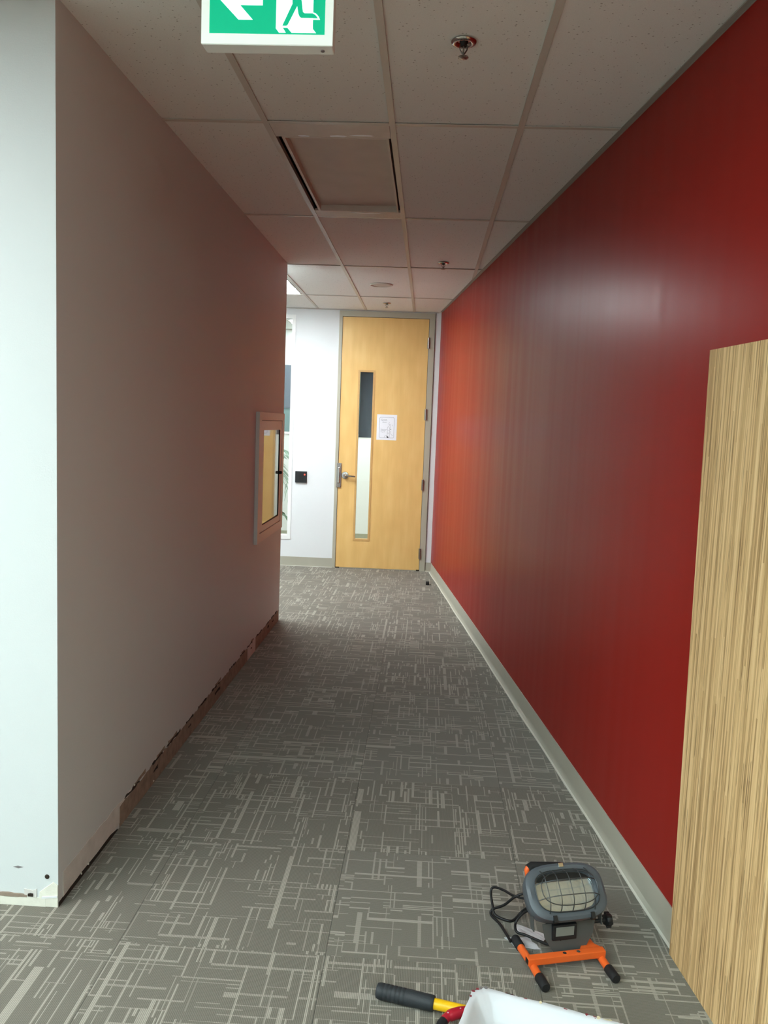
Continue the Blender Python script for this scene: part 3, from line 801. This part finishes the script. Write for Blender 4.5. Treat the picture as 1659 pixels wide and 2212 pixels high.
# ------------------------------------------------------------------ exit sign
def make_sign():
    ys = 2.20; X0, X1, Z0, Z1 = -0.6115, -0.2790, 2.5150, 2.7350
    cx = (X0+X1)/2
    G = empty('exit_sign', (cx, ys, Z0), 0, 'lit green and white running figure exit sign with left arrow under ceiling', 'exit sign')
    w = X1-X0; hh = Z1-Z0
    case = MB(); e = 0.020
    case.box(-w/2, w/2, 0.004, 0.056, 0, hh)
    case.build('case', M['sign_case'], G, bevel=0.003)
    fr = MB()
    for u0, u1, v0, v1 in ((-w/2, -w/2+e, 0, hh), (w/2-e, w/2, 0, hh), (-w/2+e, w/2-e, 0, 0.024), (-w/2+e, w/2-e, hh-0.024, hh)):
        fr.box(u0, u1, -0.002, 0.0045, v0, v1)
    fr.build('face_frame', M['sign_frame'], G)
    MB().box(-0.10, 0.10, 0.005, 0.052, hh, CEIL-Z0-0.002).build('canopy', M['sign_case'], G)
    MB().lathe([(0.005, 0.0), (0.005, -0.003)], 12, 'z', (w/2-0.028, 0.030, 0)).build('test_button', M['fleck_grey'], G)
    face = MB().box(-w/2+e, w/2-e, 0.0, 0.003, 0.024, hh-0.024).build('legend_panel', M['sign_green'], G)
    k = 0.00117/5.352          # metres per pixel of the measured enlargement
    def P(u, v): return ((u-806)*k, 0.1092-(v-15)*k)
    def poly(name, pts, m, y0, y1):
        MB().prism([P(*p) for p in pts], y0, y1, 'y').build(name, m, face)
    poly('arrow', [(240, 15), (475, 248), (640, 248), (490, 90), (752, 90), (752, -60), (490, -60), (640, -218), (475, -218)], M['sign_white'], -0.0006, 0.0)
    poly('doorway', [(910, -300), (1335, -300), (1335, 338), (1374, 384), (948, 384), (910, 338)], M['sign_white'], -0.0006, 0.0)
    g = M['sign_green']
    # running figure, drawn as a few overlapping flat shapes
    poly('figure_leg', [(1085, -20), (1190, -20), (1150, 95), (1045, 300), (1030, 310), (982, 310), (1095, 70), (1092, 25)], g, -0.0011, -0.0006)
    poly('figure_leg', [(1110, -40), (1190, -30), (1205, 60), (1218, 155), (1235, 170), (1330, 170), (1365, 190), (1392, 222), (1200, 222), (1180, 208), (1166, 180), (1150, 92)], g, -0.0014, -0.0007)
    poly('figure_outline', [(1330, 160), (1368, 172), (1400, 205), (1416, 238), (1335, 238), (1335, 226), (1396, 226), (1366, 188), (1330, 168)], M['sign_white'], -0.0011, 0.0)
    poly('figure_torso', [(1075, -10), (1060, -60), (1100, -160), (1180, -190), (1215, -150), (1195, -20), (1110, 5)], g, -0.0013, -0.0006)
    poly('figure_arm', [(910, 25), (910, -20), (975, -20), (1045, -110), (1110, -160), (1120, -110), (1060, -45), (1020, 10), (1000, 24)], g, -0.0012, -0.0006)
    poly('figure_arm', [(1190, -150), (1260, -90), (1300, -5), (1292, 14), (1268, 14), (1255, 0), (1225, -60), (1180, -90)], g, -0.0012, -0.0006)
    poly('figure_head', [(1150+48*math.cos(t), -245+48*math.sin(t)) for t in [i*math.pi/10 for i in range(20)]], g, -0.0012, -0.0006)
    poly('figure_shadow', [(990, 332), (1045, 332), (1100, 392), (1030, 392)], g, -0.0011, -0.0006)
make_sign()

# ------------------------------------------------------------------ fire cabinet in the left wall
def make_cabinet():
    C = empty('fire_cabinet', (LX, (CAB_Y0+CAB_Y1)/2, 0.75), 0, 'wall cabinet with tall reflective glass door recessed in the left wall', 'cabinet')
    yc = (CAB_Y0+CAB_Y1)/2
    def box(y0, y1, z0, z1, x0, x1, mb=None):
        mb = mb or MB(); mb.box(x0, x1, y0-yc, y1-yc, z0-0.75, z1-0.75); return mb
    fr = MB()
    Y0, Y1, Z0, Z1 = 5.440, 6.410, 0.752, 1.626
    box(Y0, CAB_Y0+0.03, Z0, Z1, 0.0005, 0.020, fr); box(CAB_Y1-0.03, Y1, Z0, Z1, 0.0005, 0.020, fr)
    box(CAB_Y0+0.03, CAB_Y1-0.03, Z0, CAB_Z0+0.012, 0.0005, 0.020, fr); box(CAB_Y0+0.03, CAB_Y1-0.03, CAB_Z1-0.012, Z1, 0.0005, 0.020, fr)
    fr.build('cabinet_frame', M['cabinet'], C)
    box(Y0-0.004, Y0, Z0, Z1, 0.0005, 0.024).build('frame_edge', M['cabinet_trim'], C)
    gy0, gy1, gz0, gz1 = 5.630, 6.250, 0.862, 1.505
    d = MB()
    a0, a1, b0, b1 = CAB_Y0+0.033, CAB_Y1-0.033, CAB_Z0+0.015, CAB_Z1-0.015
    box(a0, gy0, b0, b1, 0.002, 0.016, d); box(gy1, a1, b0, b1, 0.002, 0.016, d); box(gy0, gy1, b0, gz0, 0.002, 0.016, d); box(gy0, gy1, gz1, b1, 0.002, 0.016, d)
    door = d.build('cabinet_door', M['cabinet'], C)
    g = MB()
    box(gy1-0.006, gy1+0.004, gz0, gz1, 0.006, 0.0165, g); box(gy0, gy1-0.006, gz0-0.003, gz0+0.005, 0.006, 0.0165, g)
    g.build('gasket', M['cabinet_dark'], door)
    q0, q1, w0, w1 = gy0-yc, gy1-0.006-yc, gz0+0.005-0.75, gz1-0.75      # the pane sits a touch deeper on its latch side
    MB().add([(0.0155, q0, w0), (0.0122, q1, w0), (0.0122, q1, w1), (0.0155, q0, w1), (0.0125, q0, w0), (0.0092, q1, w0), (0.0092, q1, w1), (0.0125, q0, w1)],
             [(0, 1, 2, 3), (4, 7, 6, 5), (0, 4, 5, 1), (1, 5, 6, 2), (2, 6, 7, 3), (3, 7, 4, 0)]).build('glass_pane', M['glass'], door)
    box(CAB_Y0+0.005, CAB_Y1-0.005, CAB_Z0+0.005, CAB_Z1-0.005, -0.132, -0.128).build('back_panel', M['cabinet_dark'], C)
    MB().lathe([(0.012, 0.014), (0.012, 0.030), (0.008, 0.036)], 14, 'x', (0, 6.262-yc, 1.185-0.75)).build('latch', M['cabinet_dark'], door)
make_cabinet()

# ------------------------------------------------------------------ card reader
R = empty('card_reader', endpt(-1.341, 0.976), ANG_E, 'square black card reader with red light beside the maple door', 'card reader')
MB().box(-0.063, 0.063, -0.022, 0, -0.061, 0.061).build('housing', M['black_plastic'], R, bevel=0.004)
MB().lathe([(0.0075, -0.022), (0.0065, -0.0245)], 12, 'y', (0.040, 0, 0.026)).build('indicator', M['led'], R)
kp = MB()
for i in range(3):
    for j in range(4): kp.box(-0.020+i*0.017, -0.009+i*0.017, -0.0235, -0.022, -0.036+j*0.017, -0.025+j*0.017)
kp.build('keys', M['cabinet_dark'], R)

# ------------------------------------------------------------------ notice on the door
N = empty('paper_notice', endpt(-0.4365, 1.406, -0.0008), ANG_E, 'white printed notice with outline drawing taped to the maple door', 'notice')
MB().box(-0.107, 0.107, -0.0008, 0.0, 0.0, 0.272).build('sheet', M['paper'], N)
out = rrect(-0.078, 0.078, 0.025, 0.242, 0.014)
MB().tube([(x, -0.0010, z) for x, z in out], 0.0014, 4, close=True).build('printed_border', M['ink'], N)
RX = (math.pi/2, 0, 0)
for s_, size, x, z in (('Quiet,', 0.026, -0.063, 0.207), ('please', 0.017, -0.046, 0.186), ('Department', 0.0135, -0.063, 0.110), ('Meeting in', 0.0135, -0.063, 0.096), ('Progress', 0.0135, -0.063, 0.082)):
    text_mesh('printed_words', s_, size, M['ink'], N, (x, -0.0010, z), RX)
st = MB()
def stroke(pts, r=0.0011):
    st.tube(smooth_path([(x, -0.0010, z) for x, z in pts], 4), r, 4)
stroke([(0.006, 0.045), (0.009, 0.10), (0.009, 0.132), (0.018, 0.144), (0.029, 0.134), (0.031, 0.09), (0.031, 0.027)])
stroke([(0.011, 0.108), (0.020, 0.104), (0.030, 0.107)]); stroke([(0.010, 0.078), (0.020, 0.074), (0.030, 0.077)])
stroke([(0.030, 0.190), (0.022, 0.178), (0.026, 0.164), (0.038, 0.152), (0.042, 0.138), (0.034, 0.122)])
stroke([(0.028, 0.164), (0.036, 0.168), (0.046, 0.161)]); stroke([(0.062, 0.166), (0.058, 0.150)])
stroke([(0.036, 0.100), (0.044, 0.084), (0.046, 0.066), (0.058, 0.055), (0.070, 0.053)])
stroke([(-0.022, 0.026), (-0.020, 0.042), (-0.006, 0.050), (0.006, 0.046)])
st.build('drawing_lines', M['ink'], N)
MB().prism([(0.000, 0.048), (0.010, 0.040), (0.018, 0.040), (0.024, 0.026), (0.004, 0.026)], -0.0012, -0.0008, 'y').build('drawing_fill', M['ink_dark'], N)
MB().prism([(0.036, 0.118), (0.046, 0.120), (0.050, 0.115), (0.042, 0.113)], -0.0012, -0.0008, 'y').build('drawing_fill', M['ink_dark'], N)

# ------------------------------------------------------------------ palm in the far room
def make_palm():
    random.seed(21)
    P = empty('potted_palm', (-1.98, 10.15, 0), 0, 'potted palm with drooping green fronds behind the sidelight glass', 'plant')
    MB().lathe([(0.13, 0.0), (0.17, 0.28), (0.18, 0.32), (0.165, 0.32), (0.155, 0.29)], 24).build('pot', M['pot'], P, smooth=50)
    MB().lathe([(0.15, 0.28), (0.05, 0.30)], 16).build('soil', M['soil'], P)
    stm = MB()
    for k in range(3):
        a = 2.1*k; stm.tube([(0.03*math.cos(a), 0.03*math.sin(a), 0.28), (0.05*math.cos(a), 0.05*math.sin(a), 0.75), (0.06*math.cos(a), 0.06*math.sin(a), 1.15)], [0.016, 0.013, 0.010], 8)
    stm.build('stem', M['leaf_dark'], P, smooth=60)
    for k in range(13):
        a = k*2.399; L = random.uniform(0.42, 0.60); z0 = random.uniform(0.95, 1.2); rise = random.uniform(0.10, 0.34)
        mid = [Vector((L*t*math.cos(a), L*t*math.sin(a), z0+rise*math.sin(t*2.1)-0.42*t*t)) for t in [i/8 for i in range(9)]]
        f = MB().tube(mid, [0.005*(1-0.8*i/8) for i in range(9)], 5)
        side = Vector((-math.sin(a), math.cos(a), 0))
        for i in range(2, 9):
            for sg in (-1, 1):
                base = mid[i]; d = (mid[i]-mid[i-1]).normalized(); ll = 0.20*(1-0.5*abs(i-5)/5)
                tip = base+d*ll*0.6+side*sg*ll*0.7+Vector((0, 0, -0.10))
                mm = (base+tip)/2+Vector((0, 0, 0.02)); w = d*0.011
                f.add([base, mm-w, tip, mm+w], [(0, 1, 2), (0, 2, 3)])
                f.add([base+Vector((0, 0, -.001)), mm-w+Vector((0, 0, -.001)), tip, mm+w+Vector((0, 0, -.001))], [(0, 2, 1), (0, 3, 2)])
        f.build('frond', M['leaf'], P)
    for k in range(5):
        a = -0.4+k*1.3; L = 0.36
        mid = [(L*t*math.cos(a)+0.1*math.cos(a), L*t*math.sin(a)+.1*math.sin(a), 0.30+0.20*math.sin(t*2.6)-0.17*t*t) for t in [i/6 for i in range(7)]]
        f = MB(); sd = Vector((-math.sin(a), math.cos(a), 0)); up = Vector((0, 0, 0.0015))
        ws = [0.008, 0.02, 0.028, 0.03, 0.026, 0.016, 0.003]
        f.loft([[Vector(p)-sd*w, Vector(p)+up, Vector(p)+sd*w, Vector(p)-up] for p, w in zip(mid, ws)])
        f.build('low_leaf', M['leaf_dark'], P, smooth=60)
make_palm()

# ------------------------------------------------------------------ leaning panel on the right wall
def make_panel():
    A = empty('wood_panel', (RX0+RS*2.46, 2.46, 0), ANG_R, 'tall edge grain wooden panel leaning upright against the red wall', 'wood panel')
    # local y runs along the wall, x into the wall
    # outline in (y, z) of the front face; the sheet is a hair out of square with the floor
    y0b, y0t, zt, wdt, th = -0.004, 0.058, 1.826, 1.22, 0.019
    xb, xt = -0.034, -0.024
    o = MB()
    o.add([(xb, y0b, 0.001), (xt, y0t, zt), (xt, y0t-wdt, zt), (xb, y0b-wdt, 0.001),
           (xb+th, y0b, 0.001), (xt+th, y0t, zt), (xt+th, y0t-wdt, zt), (xb+th, y0b-wdt, 0.001)],
          [(0, 1, 2, 3), (4, 7, 6, 5), (0, 4, 5, 1), (1, 5, 6, 2), (2, 6, 7, 3), (3, 7, 4, 0)])
    o.build('sheet', M['ply'], A)
    e = MB()
    e.add([(xb+0.002, y0b+0.0004, 0.002), (xt+0.002, y0t+0.0004, zt-.001), (xt+th-0.002, y0t+0.0004, zt-.001), (xb+th-0.002, y0b+0.0004, 0.002),
           (xb+0.002, y0b-0.0004, 0.002), (xt+0.002, y0t-0.0004, zt-.001), (xt+th-0.002, y0t-0.0004, zt-.001), (xb+th-0.002, y0b-0.0004, 0.002)],
          [(0, 1, 2, 3), (4, 7, 6, 5), (0, 4, 5, 1), (1, 5, 6, 2), (2, 6, 7, 3), (3, 7, 4, 0)])
    e.build('cut_edge', M['ply_edge'], A)
make_panel()

# ------------------------------------------------------------------ work light on the carpet
def make_worklight():
    W = empty('work_light', (0.485, 2.40, 0), math.radians(16), 'grey halogen work light with wire guard on orange floor stand', 'work light')
    bx0, bx1, by, bz0, bz1 = -0.144, 0.102, -0.038, 0.022, 0.044
    MB().box(bx0, bx1, by-0.012, by+0.012, bz0, bz1).build('cross_bar', M['orange'], W, bevel=0.003)
    MB().box(bx0-0.0015, bx0, by-0.009, by+0.009, bz0+0.004, bz1-0.004).build('bar_end', M['cabinet_dark'], W)
    MB().prism([(0.030, -0.024), (0.095, -0.024), (0.062, 0.018)], bz1-0.004, bz1-0.001).build('bar_gusset', M['orange'], W)
    for x in (-0.127, 0.091):
        l = MB().tube([(x, 0.075, 0.014), (x, by, 0.018), (x, -0.098, 0.014)], 0.0115, 14).build('leg', M['orange'], W, smooth=50)
        MB().tube([(x, 0.050, 0.0150), (x, 0.052, 0.0150), (x, 0.094, 0.0145), (x, 0.098, 0.0145)], [0.012, 0.0142, 0.0142, 0.012], 14).build('foot_cap', M['black_rubber'], l, smooth=50)
        MB().tube([(x, -0.086, 0.0150), (x, -0.088, 0.0150), (x, -0.133, 0.0145), (x, -0.137, 0.0145)], [0.012, 0.0142, 0.0142, 0.012], 14).build('foot_cap', M['black_rubber'], l, smooth=50)
    # bracket plate and side arms
    br = MB().prism([(-0.050, 0.030), (0.050, 0.030), (0.078, 0.075), (0.085, 0.115), (-0.085, 0.115), (-0.078, 0.075)], by+0.020, by+0.023, 'y').build('bracket', M['bracket_grey'], W)
    br.rotation_euler = (math.radians(-8), 0, 0)
    for x in (-0.026, 0.018):
        MB().lathe([(0.006, by-0.0002), (0.006, by-0.004), (0.003, by-0.006)], 8, 'z', (x, by, bz1-by+0.0006)).build('bolt', M['chrome'], W)
    for sg in (-1, 1):
        MB().prism([(0.000, 0.095), (0.022, 0.095), (0.055, 0.190), (0.040, 0.200), (0.020, 0.190)], sg*0.110-0.0015, sg*0.110+0.0015, 'x').build('bracket_arm', M['bracket_grey'], W)
    # head, built in a tilted frame: local x right, y out of the front, z up the face
    T = math.radians(46)
    hd = Matrix.Translation((-0.002, 0.030, 0.193)) @ Matrix.Rotation(-T, 4, 'X')
    def HM():
        m = MB(); m.m = hd; return m
    def sq(a, b2, y, n=40, e=3.2):
        out = []
        for i in range(n):
            t = 2*math.pi*i/n; c, s2 = math.cos(t), math.sin(t)
            out.append((a*math.copysign(abs(c)**(2/e), c), y, b2*math.copysign(abs(s2)**(2/e), s2)))
        return out
    # front is toward -y
    bezel = HM().loft([sq(.124, .080, .020), sq(.127, .083, .002), sq(.125, .081, -.010), sq(.116, .073, -.016), sq(.098, .058, -.014), sq(.094, .054, -.004), sq(.094, .054, .016)], cap=False).build('bezel', M['lamp_grey'], W, smooth=40)
    HM().loft([sq(.123, .079, .018), sq(.120, .076, .040), sq(.095, .060, .075), sq(.070, .045, .088)]).build('housing', M['lamp_grey'], W, smooth=45)
    HM().loft([sq(.094, .054, .006), sq(.086, .048, .020), sq(.066, .036, .038), sq(.040, .022, .046)]).build('reflector', M['reflector'], W, smooth=30)
    HM().box(-0.060, 0.060, 0.016, 0.024, 0.000, 0.006).build('halogen_tube', M['frame_white'], W)
    HM().loft([sq(.0935, .0535, -.001), sq(.0935, .0535, .002)]).build('front_glass', M['glass'], W)
    HM().prism([(-0.090, 0.034), (0.090, 0.034), (0.078, 0.056), (-0.078, 0.056)], -0.004, -0.0015, 'y').build('visor', M['cabinet_dark'], W)
    # wire guard
    gd = HM(); a, b2 = 0.100, 0.060
    gd.tube(sq(a, b2, -.0175, 36), 0.0015, 6, close=True)
    gd.tube(sq(a*.90, b2*.80, -.042, 36, 2.6), 0.0015, 6, close=True)
    def bulge(u, v): return -.017-0.038*max(0.0, 1-(u/a)**4)*max(0.0, 1-(v/b2)**4)
    for v in (-0.022, 0.022):
        gd.tube([(a*u, bulge(a*u, v), v) for u in [i/8 for i in range(-8, 9)]], 0.0015, 6)
    for u in (-0.072, -0.038, 0.0, 0.038, 0.072):
        gd.tube([(u, bulge(u, b2*v), b2*v) for v in [i/7 for i in range(-7, 8)]], 0.0015, 6)
    gd.build('wire_guard', M['wire'], W, smooth=60)
    for u in (-0.058, 0.062):
        HM().box(u-0.006, u+0.006, -0.019, -0.004, -0.086, -0.066).build('clip', M['cabinet_dark'], W, bevel=0.001)
    HM().box(-0.008, 0.008, -0.019, -0.010, 0.068, 0.080).build('clip', M['chrome'], W, bevel=0.001)
    # junction box under the head
    j = MB().box(-0.056, 0.022, -0.014, 0.040, 0.068, 0.116).build('junction_box', M['black_plastic'], W, bevel=0.003)
    MB().add([(-0.046, -0.0148, 0.082), (0.012, -0.0148, 0.082), (0.012, -0.0148, 0.110), (-0.046, -0.0148, 0.110), (-0.046, -0.013, 0.082), (0.012, -0.013, 0.082), (0.012, -0.013, 0.110), (-0.046, -0.013, 0.110)],
             [(0, 1, 2, 3), (4, 7, 6, 5), (0, 4, 5, 1), (1, 5, 6, 2), (2, 6, 7, 3), (3, 7, 4, 0)]).build('rating_plate', M['grey_label'], j)
    # tilt knob on the right, pivot on the left
    k = MB().lathe([(0.006, 0.085), (0.006, 0.128), (0.017, 0.130), (0.020, 0.136), (0.018, 0.146), (0.010, 0.149)], 18, 'x', (0, 0.016, 0.098))
    for q in range(6):
        t = q*math.pi/3; k.box(0.130, 0.145, 0.016+0.019*math.cos(t)-.003, 0.016+0.019*math.cos(t)+.003, 0.098+0.019*math.sin(t)-.003, 0.098+0.019*math.sin(t)+.003)
    k.build('tilt_knob', M['black_plastic'], W, smooth=40)
    # carrying handle behind the head
    h = MB().tube(smooth_path([(-0.085, 0.060, 0.110), (-0.090, 0.080, 0.170), (-0.100, 0.090, 0.222), (-0.092, 0.094, 0.246), (0.0, 0.098, 0.236), (0.075, 0.096, 0.222), (0.094, 0.090, 0.200), (0.092, 0.075, 0.150), (0.085, 0.060, 0.110)], 4), 0.0085, 10).build('handle', M['orange'], W, smooth=60)
    MB().tube([(-0.098, 0.093, 0.240), (-0.088, 0.095, 0.246), (0.0, 0.098, 0.236), (0.070, 0.096, 0.223)], 0.0140, 12).build('handle_grip', M['black_rubber'], h, smooth=60)
    # power cord: loops on the carpet left of the head
    c1 = [(-0.060, 0.110, 0.120), (-0.068, 0.150, 0.105), (-0.095, 0.202, 0.09), (-0.106, 0.251, 0.08), (-0.125, 0.291, 0.07), (-0.136, 0.292, 0.055), (-0.142, 0.256, 0.03), (-0.142, 0.229, 0.012), (-0.109, 0.202, 0.006), (-0.086, 0.204, 0.006), (-0.054, 0.21, 0.03), (-0.055, 0.150, 0.08), (-0.050, 0.110, 0.095)]
    c2 = [(-0.055, 0.115, 0.125), (-0.068, 0.173, 0.11), (-0.095, 0.192, 0.09), (-0.117, 0.219, 0.05), (-0.145, 0.248, 0.02), (-0.152, 0.237, 0.008), (-0.141, 0.189, 0.0055), (-0.144, 0.115, 0.012), (-0.146, 0.085, 0.014)]
    c3 = [(-0.050, 0.105, 0.110), (-0.070, 0.109, 0.10), (-0.092, 0.131, 0.07), (-0.111, 0.135, 0.04), (-0.121, 0.1, 0.034), (-0.098, 0.085, 0.03), (-0.072, 0.044, 0.035), (-0.053, 0.006, 0.045), (-0.025, -0.006, 0.066)]
    for c in (c1, c2, c3):
        MB().tube(smooth_path(c, 6), 0.0042, 8).build('power_cord', M['cord'], W, smooth=70)
make_worklight()

# ------------------------------------------------------------------ silver foil behind the stand
def make_foil():
    random.seed(8)
    Fo = empty('foil_sheet', (0.372, 2.478, 0), 0, 'creased silver foil scrap on the carpet behind the orange work light stand', 'foil')
    def sheet(cs, n, m, lift):
        vs = []
        for j in range(m+1):
            for i in range(n+1):
                u, v = i/n, j/m
                p = (Vector(cs[0])*(1-u)+Vector(cs[1])*u)*(1-v)+(Vector(cs[3])*(1-u)+Vector(cs[2])*u)*v
                vs.append(p+Vector((random.uniform(-.002, .002), random.uniform(-.002, .002), 0.0012+lift*abs(math.sin(3.1*u+1.7*v*3))*0.6+random.uniform(0, .0015))))
        k = len(vs); fs = [(j*(n+1)+i, j*(n+1)+i+1, (j+1)*(n+1)+i+1, (j+1)*(n+1)+i) for j in range(m) for i in range(n)]
        allv = vs+[v-Vector((0, 0, 0.0006)) for v in vs]
        fs2 = fs+[tuple(q+k for q in f)[::-1] for f in fs]
        return MB().add(allv, fs2)
    sheet([(-0.066, 0.000, 0), (-0.035, -0.045, 0), (0.042, -0.050, 0), (0.010, 0.012, 0)], 6, 4, 0.003).build('foil_flap', M['foil'], Fo)
    sheet([(-0.020, 0.075, 0.002), (-0.028, 0.035, 0.004), (0.050, -0.020, 0.004), (0.070, 0.020, 0.002)], 6, 4, 0.004).build('foil_flap', M['foil'], Fo)
make_foil()

# ------------------------------------------------------------------ small block near the door
o = MB().prism([(-0.018, -0.03), (0.016, -0.03), (0.016, 0.03), (-0.018, 0.03)], 0.0005, 0.030).build('door_wedge', M['black_rubber'], None, bevel=0.002)
o.location = (0.066, 8.26, 0)
tag(o, 'small black block lying on the carpet before the maple door', 'door wedge')

# ------------------------------------------------------------------ paint tray, pole and red handle
def make_tray():
    T = empty('paint_tray', (0.192, 2.150, 0), math.radians(-16.7), 'white coated paint tray with colour flecked rim before the orange stand', 'paint tray')
    random.seed(14)
    zr = 0.070
    W_, D_ = 0.44, 0.30
    def ring(i, z, c, wob=0.0):
        r = []
        pts = [(i+c, -i), (W_-i-c, -i), (W_-i, -i-c), (W_-i, -D_+i+c), (W_-i-c, -D_+i), (i+c, -D_+i), (i, -D_+i+c), (i, -i-c)]
        n = len(pts); m = 7
        for k in range(n):
            p, q = pts[k], pts[(k+1) % n]
            for t in range(m):
                u = t/m
                r.append((p[0]+(q[0]-p[0])*u+random.uniform(-wob, wob), p[1]+(q[1]-p[1])*u+random.uniform(-wob, wob), z+random.uniform(-wob, wob)*.6))
        return r
    prof = [(0.055, 0.001, 0.02), (0.050, 0.004, 0.02), (0.012, zr-0.008, 0.03), (0.000, zr-0.010, 0.03), (-0.001, zr-0.001, 0.03), (0.006, zr+0.001, 0.03), (0.016, zr-0.002, 0.03), (0.028, zr-0.022, 0.03), (0.048, 0.020, 0.02), (0.062, 0.010, 0.02)]
    b = MB().loft([ring(i, z, c, 0.0014 if z > 0.05 else 0.0) for i, z, c in prof]).build('tray_body', M['white_gloss'], T, smooth=50)
    MB().loft([[(0.066, -0.075, 0.0105), (W_-0.066, -0.075, 0.0105), (W_-0.066, -0.235, 0.0105), (0.066, -0.235, 0.0105)],
               [(0.066, -0.075, 0.014), (W_-0.066, -0.075, 0.014), (W_-0.066, -0.235, 0.012), (0.066, -0.235, 0.012)]]).build('wet_paint', M['white_gloss'], T)
    # dried flecks along the rim
    cols = ['fleck_grey', 'fleck_red', 'fleck_cream', 'fleck_grey']
    def fleck(u, v, z, s, key, kx=1.0):
        pts = [(u+s*kx*math.cos(t)*random.uniform(.5, 1.2), v+s*math.sin(t)*random.uniform(.5, 1.2)) for t in [i*math.pi/4 for i in range(8)]]
        MB().prism(pts, z, z+0.0015).build('paint_fleck', M[key], T)
    for k in range(16):
        u = random.uniform(0.04, 0.40); fleck(u, random.uniform(-0.006, 0.000), zr-0.001, random.uniform(.002, .005), random.choice(cols), 1.8)
    for u, v, s, key in ((0.012, -0.016, .005, 'fleck_red'), (0.020, -0.008, .006, 'fleck_grey'), (0.004, -0.028, .005, 'fleck_red'), (0.002, -0.05, .004, 'fleck_red'), (0.032, -0.002, .006, 'fleck_grey'), (0.18, -0.003, .005, 'fleck_cream'), (0.30, -0.003, .005, 'fleck_red'), (0.33, -0.004, .006, 'fleck_cream')):
        fleck(u, v, zr, s, key)
make_tray()

def make_pole():
    ax = Vector((0.164, -0.040, 0)).normalized()
    a = math.atan2(ax.y, ax.x)
    P = empty('pole_handle', (-0.074, 2.166, 0), a, 'paint pole handle with ribbed black grip and yellow shaft beside paint tray', 'pole')
    r = 0.0215
    pr = [(0.000, 0.015), (0.002, 0.019), (0.010, r)]
    for i in range(6): pr += [(0.020+i*0.012, r), (0.021+i*0.012, r-0.0008), (0.024+i*0.012, r-0.0008), (0.025+i*0.012, r)]
    pr += [(0.150, r-0.001), (0.160, r-0.001), (0.163, 0.018)]
    MB().lathe([(q, x) for x, q in pr], 28, 'x', (0, 0, 0.0222)).build('grip', M['grip'], P, smooth=40)
    MB().lathe([(0.0145, 0.150), (0.0145, 0.255)], 24, 'x', (0, 0, 0.0222)).build('shaft', M['yellow'], P, smooth=40)
make_pole()

def make_red_handle():
    P = empty('brush_handle', (0.160, 2.086, 0), 0, 'red handle with black tip and white paint specks under the tray corner', 'brush handle')
    MB().tube(smooth_path([(0.020, 0.010, 0.030), (-0.012, -0.004, 0.034), (-0.040, -0.020, 0.034), (-0.052, -0.036, 0.032)], 5), [0.0145]*5+[0.0145]*5+[0.012]*5+[0.011], 14).build('handle', M['red_plastic'], P, smooth=60)
    MB().tube([(-0.051, -0.035, 0.032), (-0.058, -0.046, 0.030), (-0.066, -0.066, 0.026), (-0.070, -0.082, 0.022)], [0.0125, 0.013, 0.012, 0.010], 14).build('tip', M['black_plastic'], P, smooth=60)
    random.seed(4)
    for k in range(7):
        t = random.random()
        MB().lathe([(0.0018, 0), (0.001, 0.0008)], 6, 'z', (-0.004-0.04*t, -0.002-0.022*t, 0.0475-0.0015*t)).build('paint_speck', M['white_gloss'], P)
make_red_handle()
